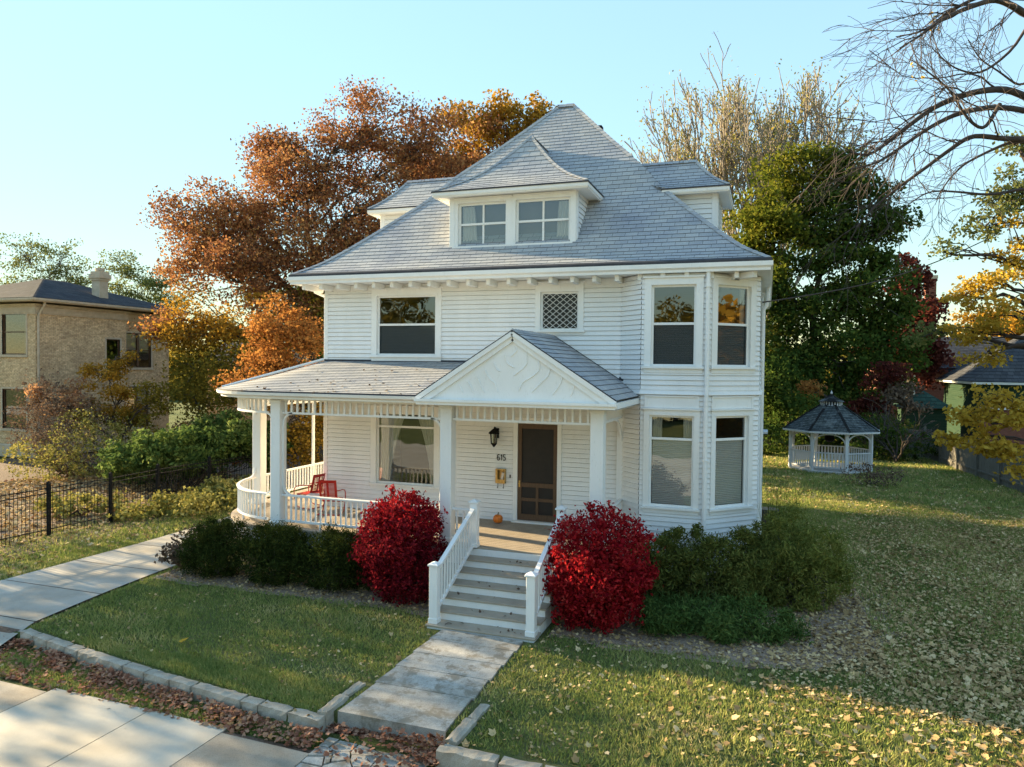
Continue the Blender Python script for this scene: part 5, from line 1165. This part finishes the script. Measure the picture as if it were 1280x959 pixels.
tree('maple_sapling','small orange brown tree before the brick house wall',(-17.2,9.0,0),.10,lob([(85,500,38,22,8.5,1),(50,495,28,20,8.5,1),(130,470,30,22,9,0),(150,500,32,25,9,0),(120,520,32,20,9,2),(165,530,25,25,9,2),(185,505,25,30,9,2),(145,445,18,18,9,0)]),9500,.13,['gold','pinkish','olive'],.42,.9,'twig',None,133,.6)
shrub('garden_shrub','pink leaved low shrub at the corner of the brick house','shrub',[(-17.5,13.8,1.5,1.2,.7,.5),(-15.8,14.5,1.3,.9,.7,.5)],900,.18,['pinkish'],None,.6,.2,.5,.9,True,0,134,.2)
# off to the left, beyond the frame, street trees that shade the lawn
for k,(x,y,z,lab) in enumerate(((-19,-3.2,7.2,'street tree in the front garden of the brick house'),(-26.5,-1.,8.2,'street tree at the front corner of the brick house'))):
    tree('maple_tree',lab,(x,y,-.1),.3,[(x,y,z,3.0,3.2,2.6,0),(x+1.2,y-1.5,z-1.4,2.2,2.2,1.6,0),(x-1,y+1.8,z-1,2.3,2.2,1.8,0)],2000,.3,['gold'],1.1,.9,seed=140+k,twigs=False)
for k,(x,y,z,lab) in enumerate(((-15,25,7.5,'added maple behind the rust red maple, shading the back lawn'),(4.5,17,7,'unseen bushy maple added close behind the white house for shade'),(3.0,21,7.5,'second unseen bushy maple added behind the white house for shade'),(1.5,25,8.5,'unseen tall maple added behind the back of the white house for shade'),(6.5,33,9,'unseen maple added at the end of the back lawn for shade'))):  # unseen trees added to keep sun off the back lawn and fence
    tree('maple_tree',lab,(x,y,0),.3,[(x,y,z,3.4,3.4,3.4,0),(x+1.4,y-1.5,z-2.4,2.4,2.4,2.,0),(x-1.4,y+1.8,z-2,2.5,2.4,2.,0)],8000,.32,['green'],1.1,.9,seed=160+k,twigs=False)
for k,(x,y,z,rr,lab) in enumerate(((-14,-54,9.5,5.6,'street tree across the road, straight behind the photographer to the left'),(3,-58,8.0,5.6,'street tree across the road behind the photographer'),(22,-52,9.0,6.0,'street tree across the road, behind and to the right'),(36,-2.5,6.2,4.2,'golden street tree far to the right of the white house'),(-27,-52,9.5,6,'street tree across the road, far to the left'))):
    tree('maple_tree',lab,(x,y,-.3),.3,[(x,y,z,rr,rr,rr*.8,0),(x+2.4,y+1.5,z-2.4,rr*.7,rr*.7,rr*.55,0),(x-2.4,y+1.8,z-2,rr*.7,rr*.7,rr*.6,0),(x,y,z*.45,rr*1.2,rr,z*.4,0)],9000,.5,['gold' if x>30 else 'olive'],1.3,.9,seed=170+k,twigs=False)
# far treeline
rg=np.random.default_rng(150); VV=[];TT=[]
for k in range(150):
    x=rg.uniform(-130,75); y=rg.uniform(62,95)+abs(x)*.12; h=rg.uniform(5,10.5)+(3 if x<-40 else 0); n=300; P=inball(rg,n,.5)*np.array((rg.uniform(3,6),2.5,h*.5))+np.array((x,y,h*.5)); v,f=leafquads(P,.75,rg,.4); VV.append(v); TT.append(np.repeat(np.clip(rg.normal(rg.uniform(0,1),.25,n),0,1),4))
for k in range(110):
    x=rg.uniform(-90,75); y=rg.uniform(59,64); h=rg.uniform(2.5,4.5); n=260; P=inball(rg,n,.5)*np.array((rg.uniform(2.5,4),2.,h*.6))+np.array((x,y,h*.4)); v,f=leafquads(P,.6,rg,.4); VV.append(v); TT.append(np.repeat(np.clip(rg.normal(rg.uniform(0,.6),.2,n),0,1),4))
V=np.concatenate(VV); tag(fastmesh('treeline',V,np.arange(len(V)).reshape(-1,4),[L['olive']],np.concatenate(TT)),'far belt of autumn trees closing off the view','trees',None,'stuff')
# ------------------------------------------------------------------ neighbouring buildings
def P_(t): 
    lx,ly,lz=t.location
    def f(mb,name,mat,parent=None,**k):
        mb.v=[(x-lx,y-ly,z-lz) for x,y,z in mb.v]; return mb.build(name,mat,parent or t,**k)
    return f
def uvwall(mb,fr,z0,z1,ops=(),o=0):
    """wall with holes and metre UVs"""
    xs_=sorted({0,fr.L}|{c for q in ops for c in q[:2]}); zs_=sorted({z0,z1}|{c for q in ops for c in q[2:4]})
    for a,b in zip(xs_,xs_[1:]):
        for c,d in zip(zs_,zs_[1:]):
            if any(q[0]<=a+1e-6 and q[1]>=b-1e-6 and q[2]<=c+1e-6 and q[3]>=d-1e-6 for q in ops): continue
            mb.quad(fr.pt(a,c,o),fr.pt(b,c,o),fr.pt(b,d,o),fr.pt(a,d,o),[(a,c),(b,c),(b,d),(a,d)])
    for q in ops:
        for (a,c,b,d) in ((q[0],q[2],q[0],q[3]),(q[1],q[3],q[1],q[2]),(q[0],q[3],q[1],q[3]),(q[1],q[2],q[0],q[2])):
            mb.quad(fr.pt(a,c,o),fr.pt(b,d,o),fr.pt(b,d,o-.18),fr.pt(a,c,o-.18),[(0,0),(.3,0),(.3,.18),(0,.18)])
def simplewin(hp,fr,q,frame='stone',sash='door',rail=None,mull=None,blind=False,sill=True):
    m=MB(); s0,s1,z0,z1=q
    if sill: fr.box(m,s0-.12,s1+.12,z0-.14,z0,-.05,.07)
    fr.box(m,s0-.10,s0,z0,z1+.10,-.1,.03); fr.box(m,s1,s1+.10,z0,z1+.10,-.1,.03); fr.box(m,s0,s1,z1,z1+.10,-.1,.03)
    w=hp(m,'window',frame); m=MB(); e=.06
    for b in ((s0,s0+e,z0,z1),(s1-e,s1,z0,z1),(s0+e,s1-e,z0,z0+e),(s0+e,s1-e,z1-e,z1)): fr.box(m,*b,-.12,-.06)
    if rail: fr.box(m,s0+e,s1-e,rail-.03,rail+.03,-.12,-.055)
    if mull: fr.box(m,mull-.07,mull+.07,z0+e,z1-e,-.12,-.03)
    hp(m,'sash',sash,w); m=MB(); m.quad(fr.pt(s0+e,z0+e,-.09),fr.pt(s1-e,z0+e,-.09),fr.pt(s1-e,z1-e,-.09),fr.pt(s0+e,z1-e,-.09)); hp(m,'pane','glass',w)
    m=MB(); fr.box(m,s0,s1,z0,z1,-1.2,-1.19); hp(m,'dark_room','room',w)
    if blind: m=MB(); fr.box(m,s0+e,s1-e,z0+(z1-z0)*.45,z1-e,-.17,-.16); hp(m,'blind','fabric',w)
bx,by=-24.25,10.19
t=thing('brick_house','two storey cream brick house with dark hipped roof left of the white house','house',(bx,by,0)); hp=P_(t)
f1=Fr((bx-9,by),(bx,by)); f2=Fr((bx,by),(bx,15.95)); f3=Fr((bx,15.95),(bx-.35,15.95)); f4=Fr((bx-.35,15.95),(bx-.35,19.6)); f5=Fr((bx-.35,19.6),(bx-9,19.6)); f6=Fr((bx-9,19.6),(bx-9,by))
W1=[(9-2.42,9-.66,5.42,7.80),(9-2.42,9-.66,1.6,3.9)]; W2=[(4.35,5.30,4.0,6.4)]; W4=[(.25,2.2,4.75,6.85),(.25,2.0,1.1,3.6)]
W1=[(6.58,8.34,5.42,7.80),(6.58,8.34,1.5,3.6),(2.2,3.9,5.42,7.8)]
mb=MB(); uvwall(mb,f1,0,8.1,W1); uvwall(mb,f2,0,8.1,W2); uvwall(mb,f3,0,8.1); uvwall(mb,f4,0,7.9,W4); uvwall(mb,f5,0,8.1); uvwall(mb,f6,0,8.1); hp(mb,'wall','brick')
for q in W1: simplewin(hp,f1,q,rail=(q[2]+q[3])/2,blind=False)
simplewin(hp,f2,W2[0],frame='stone',rail=5.2,sill=False)
for q in W4: simplewin(hp,f4,q,rail=(q[2]+q[3])/2,mull=(q[0]+q[1])/2,blind=True)
mb=MB(); rp=[(bx-9,by),(bx,by),(bx,15.95),(bx-.35,15.95),(bx-.35,19.6),(bx-9,19.6)]
mb.sweep(rp,[(0,0),(.10,0),(.10,.62),(.06,.66),(0,.66)],closed=True); hp(mb,'foundation','stone')
mb=MB(); mb.sweep(rp,[(0,7.55),(.05,7.55),(.05,7.62),(.08,7.62),(.08,7.92),(.16,8.0),(.16,8.08),(0,8.08)],closed=True); hp(mb,'cornice','stone')
ov=.62; ep=[(bx-9-ov,by-ov),(bx+ov,by-ov),(bx+ov,19.6+ov),(bx-9-ov,19.6+ov)]
mb=MB(); mb.sweep(ep,[(-.1,8.16),(.0,8.16),(.06,8.24),(.06,8.34),(-.1,8.34)],closed=True); mb.poly([(x,y,8.18) for x,y in ep][::-1]); hp(mb,'eave_trim','stone')
mb=MB(); E=[np.array((x,y,8.36)) for x,y in ep]; ra=np.array((bx-4.5,14.2,9.95)); rb=np.array((bx-4.5,15.6,9.95)); lin=lambda a,b:[a+(b-a)*k/20 for k in range(21)]
rowroof(mb,lin(E[0],ra),lin(E[1],ra),.012); rowroof(mb,lin(E[1],ra),lin(E[2],rb),.012); rowroof(mb,lin(E[2],rb),lin(E[3],rb),.012); rowroof(mb,lin(E[3],rb),lin(E[0],ra),.012); hp(mb,'roof','shingle_dark')
mb=MB(); mb.tube([(bx+.50,by+.15,8.2),(bx+.45,by+.15,8.0),(bx+.12,by+.1,7.5),(bx+.08,by+.1,7.3),(bx+.08,by+.1,.3)],.06,8); hp(mb,'downspout','stone')
mb=MB(); cx0,cy0=bx-1.2,15.2
mb.box(cx0-.30,cx0+.30,cy0-.30,cy0+.30,8.4,9.85); mb.box(cx0-.36,cx0+.36,cy0-.36,cy0+.36,9.85,9.98); mb.box(cx0-.42,cx0+.42,cy0-.42,cy0+.42,9.98,10.22); mb.box(cx0-.35,cx0+.35,cy0-.35,cy0+.35,10.22,10.38); mb.lathe((cx0,cy0,10.38),[(.22,0),(.26,.06),(.26,.2),(.18,.22)],10); hp(mb,'chimney','stone')
t=thing('garden_wing','low brick rear wing with one window behind the green shrubs','building',(-20,24,0)); hp=P_(t); f1=Fr((-25.5,24),(-13.5,24)); W=[(8.0,9.1,1.2,3.2)]
mb=MB(); uvwall(mb,f1,0,5.2,W); uvwall(mb,Fr((-13.5,24),(-13.5,29)),0,5.2); uvwall(mb,Fr((-25.5,29),(-25.5,24)),0,5.2); hp(mb,'wall','brick'); simplewin(hp,f1,W[0],frame='trim',rail=2.2)
mb=MB(); rowroof(mb,lin(np.array((-26,23.6,5.2)),np.array((-26,26.5,6.6))),lin(np.array((-13,23.6,5.2)),np.array((-13,26.5,6.6))),.012); hp(mb,'roof','shingle_dark')
# green house on the right, and the one behind
t=thing('green_house','green boarded house with blue grey roof behind the wooden fence','house',(28,38,0)); hp=P_(t); x0,x1,y0,y1=24.2,36,34.3,44
fr=[Fr((x0,y0),(x1,y0)),Fr((x1,y0),(x1,y1)),Fr((x1,y1),(x0,y1)),Fr((x0,y1),(x0,y0))]; W=[(4.5,6.0,.9,2.3)]
mb=MB(); clap(mb,fr[0],2.9,4.25,h=.14); [clap(mb,f_,0,4.25,h=.14) for f_ in fr[1:]]; hp(mb,'wall','greenclap'); mb=MB(); uvwall(mb,fr[0],0,2.75,W); hp(mb,'lower_wall','redbrick'); simplewin(hp,fr[0],W[0],frame='trim',sash='trim',rail=1.6)
mb=MB(); e=.5; E=[np.array(q) for q in ((x0-e,y0-e,4.45),(x1+e,y0-e,4.45),(x1+e,y1+e,4.45),(x0-e,y1+e,4.45))]; ra=np.array((29.4,39,8.6)); rb=np.array((31.2,39,8.6))
rowroof(mb,lin(E[0],ra),lin(E[1],rb),.012); rowroof(mb,lin(E[1],rb),lin(E[2],rb),.012); rowroof(mb,lin(E[2],rb),lin(E[3],ra),.012); rowroof(mb,lin(E[3],ra),lin(E[0],ra),.012); hp(mb,'roof','shingle_dark')
mb=MB(); mb.sweep([(q[0],q[1]) for q in E],[(-.08,4.28),(.0,4.28),(.04,4.42),(-.08,4.42)],closed=True); mb.poly([(q[0],q[1],4.3) for q in E][::-1]); fr[0].box(mb,0,12,2.75,2.9,0,.08); hp(mb,'eave_trim','trim')
t=thing('garden_shed','low shed with a dark green roof left of the green house','shed',(21.8,37,0)); hp=P_(t)
mb=MB(); [clap(mb,f_,0,2.6,h=.16) for f_ in (Fr((20.4,36),(22.8,36)),Fr((22.8,36),(22.8,39)),Fr((20.4,39),(20.4,36)))]; hp(mb,'wall','greenclap'); mb=MB(); E=[np.array(q) for q in ((20.0,35.6,2.65),(23.2,35.6,2.65),(23.2,39.4,2.65),(20.0,39.4,2.65))]; ra=np.array((21.7,37.5,3.75))
for a,b in ((0,1),(1,2),(2,3),(3,0)): rowroof(mb,lin(E[a],ra)[::4],lin(E[b],ra)[::4],.012)
hp(mb,'roof','shingle_green')
t=thing('far_house','brown house with a pale trimmed window seen between the trees','house',(24,50,0)); hp=P_(t); f1=Fr((20.5,50),(30,50)); W=[(1.3,2.7,2.9,4.6),(5.5,6.8,2.9,4.6)]
mb=MB(); clap(mb,f1,0,6.2,W,h=.2); clap(mb,Fr((20.5,58),(20.5,50)),0,6.2,h=.2); hp(mb,'wall','redbrick'); [simplewin(hp,f1,q,frame='trim',sash='trim',rail=3.7,blind=True) for q in W]
mb=MB(); f1.box(mb,-.5,10,5.0,5.25,0,.6); rowroof(mb,lin(np.array((20,49.4,5.3)),np.array((20,54,8))),lin(np.array((30.5,49.4,5.3)),np.array((30.5,54,8))),.012); hp(mb,'roof','shingle_dark')
p,s_=at(1163,345,80); t=thing('brick_chimney_stack','slim distant brick stack above the trees right of the maroon tree','chimney',(p[0],80,0)); 
m=MB(); m.box(-.55,.55,-.55,.55,0,p[2]-.4); m.build('shaft','redbrick',t); m=MB(); m.box(-.68,.68,-.68,.68,p[2]-.4,p[2]); m.build('cap','stone',t)
# ---- gazebo
G=(14.95,23.0,-.14); t=thing('gazebo','white octagonal gazebo with weathered shingle roof and cupola on the back lawn','gazebo',G); GR=2.02; ph=R(22.5-6)
def gp_(r_,k,z): a=ph+k*math.pi/4; return (r_*math.cos(a),r_*math.sin(a),z)
m=MB(); m.lathe((0,0,0),[(GR+.08,.0),(GR+.04,.18),(GR+.08,.20),(GR+.08,.26),(0,.26)],8,ph); m.build('floor','gazpaint',t)
for k in range(8):
    m=MB(); a=np.array(gp_(GR,k,.26)); m.beam(a,a+(0,0,1.92),.13,.13,(math.cos(ph+k*math.pi/4),math.sin(ph+k*math.pi/4),0.001)); m.build('post','gazpaint',t)
    a=np.array(gp_(GR,k,0)); b=np.array(gp_(GR,k+1,0)); d=(b-a)/np.linalg.norm(b-a); Ld=np.linalg.norm(b-a); ins=d*.07
    m=MB(); m.beam(a+ins+(0,0,.42),b-ins+(0,0,.42),.05,.05); m.beam(a+ins+(0,0,1.14),b-ins+(0,0,1.14),.07,.05)
    rl=m.build('railing','gazpaint',t); me_=None
    for j in range(9):
        q=a+d*(Ld*(j+1)/10)
        if me_ is None:
            mm=MB(); mm.box(-.035,.035,-.02,.02,.44,1.12); o_=mm.build('baluster','gazpaint',rl); me_=o_.data; o_.location=q
        else:
            o_=bpy.data.objects.new('baluster',me_); link(o_,rl); o_.location=q
    m=MB(); m.beam(a+(0,0,2.14),b+(0,0,2.14),.10,.09)
    r_=Ld/2-.07; pts=[a+d*(Ld/2-math.cos(th)*r_)+np.array((0,0,1.62+math.sin(th)*.44)) for th in np.linspace(0,math.pi,17)]
    for p,q in zip(pts,pts[1:]): m.beam(p,q,.04,.06,(d[1],-d[0],.0) if False else (0,0,1) if abs((q-p)[2])<np.linalg.norm(q-p)*.9 else (d[0],d[1],.01))
    m.build('arch','gazpaint',t)
    m=MB()
    for j in range(11): q=a+d*(Ld*(j+.5)/11); m.beam(q+(0,0,2.06),q+(0,0,2.10),.05,.05,(1,0,0))
    m.build('dentil_row','gazpaint',t)
mb=MB(); GE=GR+.38
for k in range(8):
    a0,a1=np.array(gp_(GE,k,2.20)),np.array(gp_(GE,k+1,2.20)); b0,b1=np.array(gp_(.55,k,3.42)),np.array(gp_(.55,k+1,3.42)); rowroof(mb,[a0+(b0-a0)*j/16 for j in range(17)],[a1+(b1-a1)*j/16 for j in range(17)],.012,vrow=.12)
mb.build('roof','shingle_gaz',t); 
m=MB(); m.lathe((0,0,0),[(GE+.02,2.12),(GE+.03,2.20),(GE-.05,2.215)],8,ph); m.lathe((0,0,0),[(GE+.02,2.12),(GR,2.18)],8,ph); m.build('eave_trim','gazpaint',t)
mb=MB()
for k in range(8):
    m=MB(); m.beam(gp_(GE,k,2.225),gp_(.55,k,3.45),.11,.025); m.build('hip_cap','gazpaint' if False else 'shingle_gaz',t)
m=MB(); m.lathe((0,0,0),[(.50,3.38),(.50,3.62),(.46,3.62)],8,ph)
cu=m.build('cupola','edge',t)
m=MB()
for j in range(24): a=j*2*math.pi/24; m.beam((.52*math.cos(a),.52*math.sin(a),3.40),(.52*math.cos(a),.52*math.sin(a),3.62),.05,.03,(math.cos(a),math.sin(a),0.01))
m.lathe((0,0,0),[(.50,3.38),(.56,3.38),(.56,3.42),(.5,3.42)],8,ph); m.build('louver','gazpaint',cu)
m=MB(); m.lathe((0,0,0),[(.66,3.60),(.64,3.63),(.40,3.74),(.18,3.88),(.03,4.00)],8,ph); m.build('cupola_roof','shingle_gaz',cu); m=MB(); m.lathe((0,0,0),[(.04,3.98),(.06,4.03),(.04,4.08),(.015,4.14),(0,4.20)],8); m.build('finial','gazpaint',cu)
t=thing('hanging_bell','dark bell shape hanging inside the gazebo','wind bell',(14.90,23.0,2.2)); m=MB(); m.tube([(0,0,.3),(0,0,-.1)],.012,5); m.build('cord','iron',t); m=MB(); m.lathe((0,0,-.1),[(.03,0),(.16,-.06),(.20,-.3),(.26,-.62),(.10,-.72)],10); m.build('bell_body','iron',t)
t=thing('garden_arbor','white garden arbor with pale railing just past the right corner of the house','arbor',(10.75,21,0))
for x in (-.8,.8,):
    for y in (0,1.2): m=MB(); m.box(x-.06,x+.06,y-.06,y+.06,0,1.85); m.build('post','gazpaint',t)
m=MB(); m.box(-1.15,1.15,-.15,1.35,1.85,1.95); m.build('top','gazpaint',t)
for x in (-.8,): 
    m=MB(); m.beam((-.8,0,.85),(.8,0,.85),.05,.06); m.beam((-.8,0,.25),(.8,0,.25),.05,.06); [m.box(-.8+.16*k-.02,-.8+.16*k+.02,-.02,.02,.28,.82) for k in range(1,10)]; m.build('railing','gazpaint',t)
t=thing('tree_stump','dark cut tree stump on the lawn past the house corner','stump',(11.95,7.6,0)); m=MB(); m.lathe((0,0,0),[(.40,0),(.33,.2),(.32,.5),(.30,.52)],14); m.build('bark_side','bark',t); m=MB(); m.poly([(.30*math.cos(a),.30*math.sin(a),.52) for a in np.linspace(0,2*math.pi,15)[:-1]]); m.build('cut_face','stump',t)
# ---- iron fence on the left
pts=[(-8.3,-6.5),(-8.2,-4.2),(-8.12,-2.0),(-8.05,.1),(-8.2,2.2),(-8.1,4.6),(-7.7,6.9),(-7.0,9.1)]
for k,(x,y) in enumerate(pts): pass
t=thing('iron_fence','black iron picket fence along the garden left of the drive','fence',(-8.1,0,-.1)); hp=P_(t)
for x,y in pts: m=MB(); m.box(x-.045,x+.045,y-.045,y+.045,-.1,1.5); m.lathe((x,y,1.5),[(.06,0),(.06,.03),(.0,.08)],4,R(45)); hp(m,'post','iron')
for a,b in zip(pts,pts[1:]):
    a=np.array((*a,0.));b=np.array((*b,0.)); m=MB(); Ld=np.linalg.norm(b-a); n=int(Ld/.115)
    for z in (.15,1.22,1.36): m.beam(a+(0,0,z),b+(0,0,z),.03,.028)
    for j in range(1,n): q=a+(b-a)*j/n; m.tube([q+(0,0,-.02),q+(0,0,1.40),q+(0,0,1.48)],[.010,.010,.002],4)
    hp(m,'picket_panel','iron')
# ---- wooden fence on the right
A_=np.array((22.3,15.0,0.));B_=np.array((20.55,30.2,0.)); t=thing('wooden_fence','weathered grey board fence along the right side of the back lawn','fence',tuple(A_)); hp=P_(t); Ld=np.linalg.norm(B_-A_); d=(B_-A_)/Ld; rg=np.random.default_rng(12)
npan=6
for k in range(npan+1): q=A_+d*Ld*k/npan+np.array((-.02,0,0)); m=MB(); m.beam(q,q+(0,0,1.85),.11,.11,(1,0,0)); hp(m,'post','fencewood')
for k in range(npan):
    m=MB(); L0=Ld/npan; n=int(L0/.145)
    for j in range(n):
        q=A_+d*(Ld*k/npan+L0*(j+.5)/n); h=1.68+rg.normal()*.02; m.obox(q-d*.066+np.array((.03,0,.04)),d*.132,(.02,0,0),(0,0,h))
    for z in (.35,1.4): q=A_+d*(Ld*k/npan); m.beam(q+(0,0,z),q+d*L0+(0,0,z),.04,.09)
    hp(m,'board_panel','fencewood')
C_=np.array((20.5,30.3,0.)); D_=np.array((9.,31.,0.)); t=thing('wooden_fence','dark board fence across the far end of the back lawn','fence',tuple(C_)); hp=P_(t); Ld=np.linalg.norm(D_-C_); d=(D_-C_)/Ld
for k in range(4):
    m=MB(); L0=Ld/4; n=int(L0/.16)
    for j in range(n): q=C_+d*(Ld*k/4+L0*(j+.5)/n); m.obox(q-d*.072+np.array((0,.03,.04)),d*.144,(0,.02,0),(0,0,1.6+rg.normal()*.02))
    hp(m,'board_panel','fencewood'); q=C_+d*Ld*k/4; m=MB(); m.beam(q,q+(0,0,1.7),.11,.11,(1,0,0)); hp(m,'post','fencewood')
# service cable from the house to the right
a=np.array((11.70,1.2,6.75)); b=at(1240,296,12)[0]; m=MB(); tt=np.linspace(0,1,24); m.tube([a+(b-a)*q-np.array((0,0,.35*math.sin(q*math.pi))) for q in tt],.018,5); tag(m.build('service_cable','twig'),'thin utility cable running from the house corner into the right hand maple','cable')
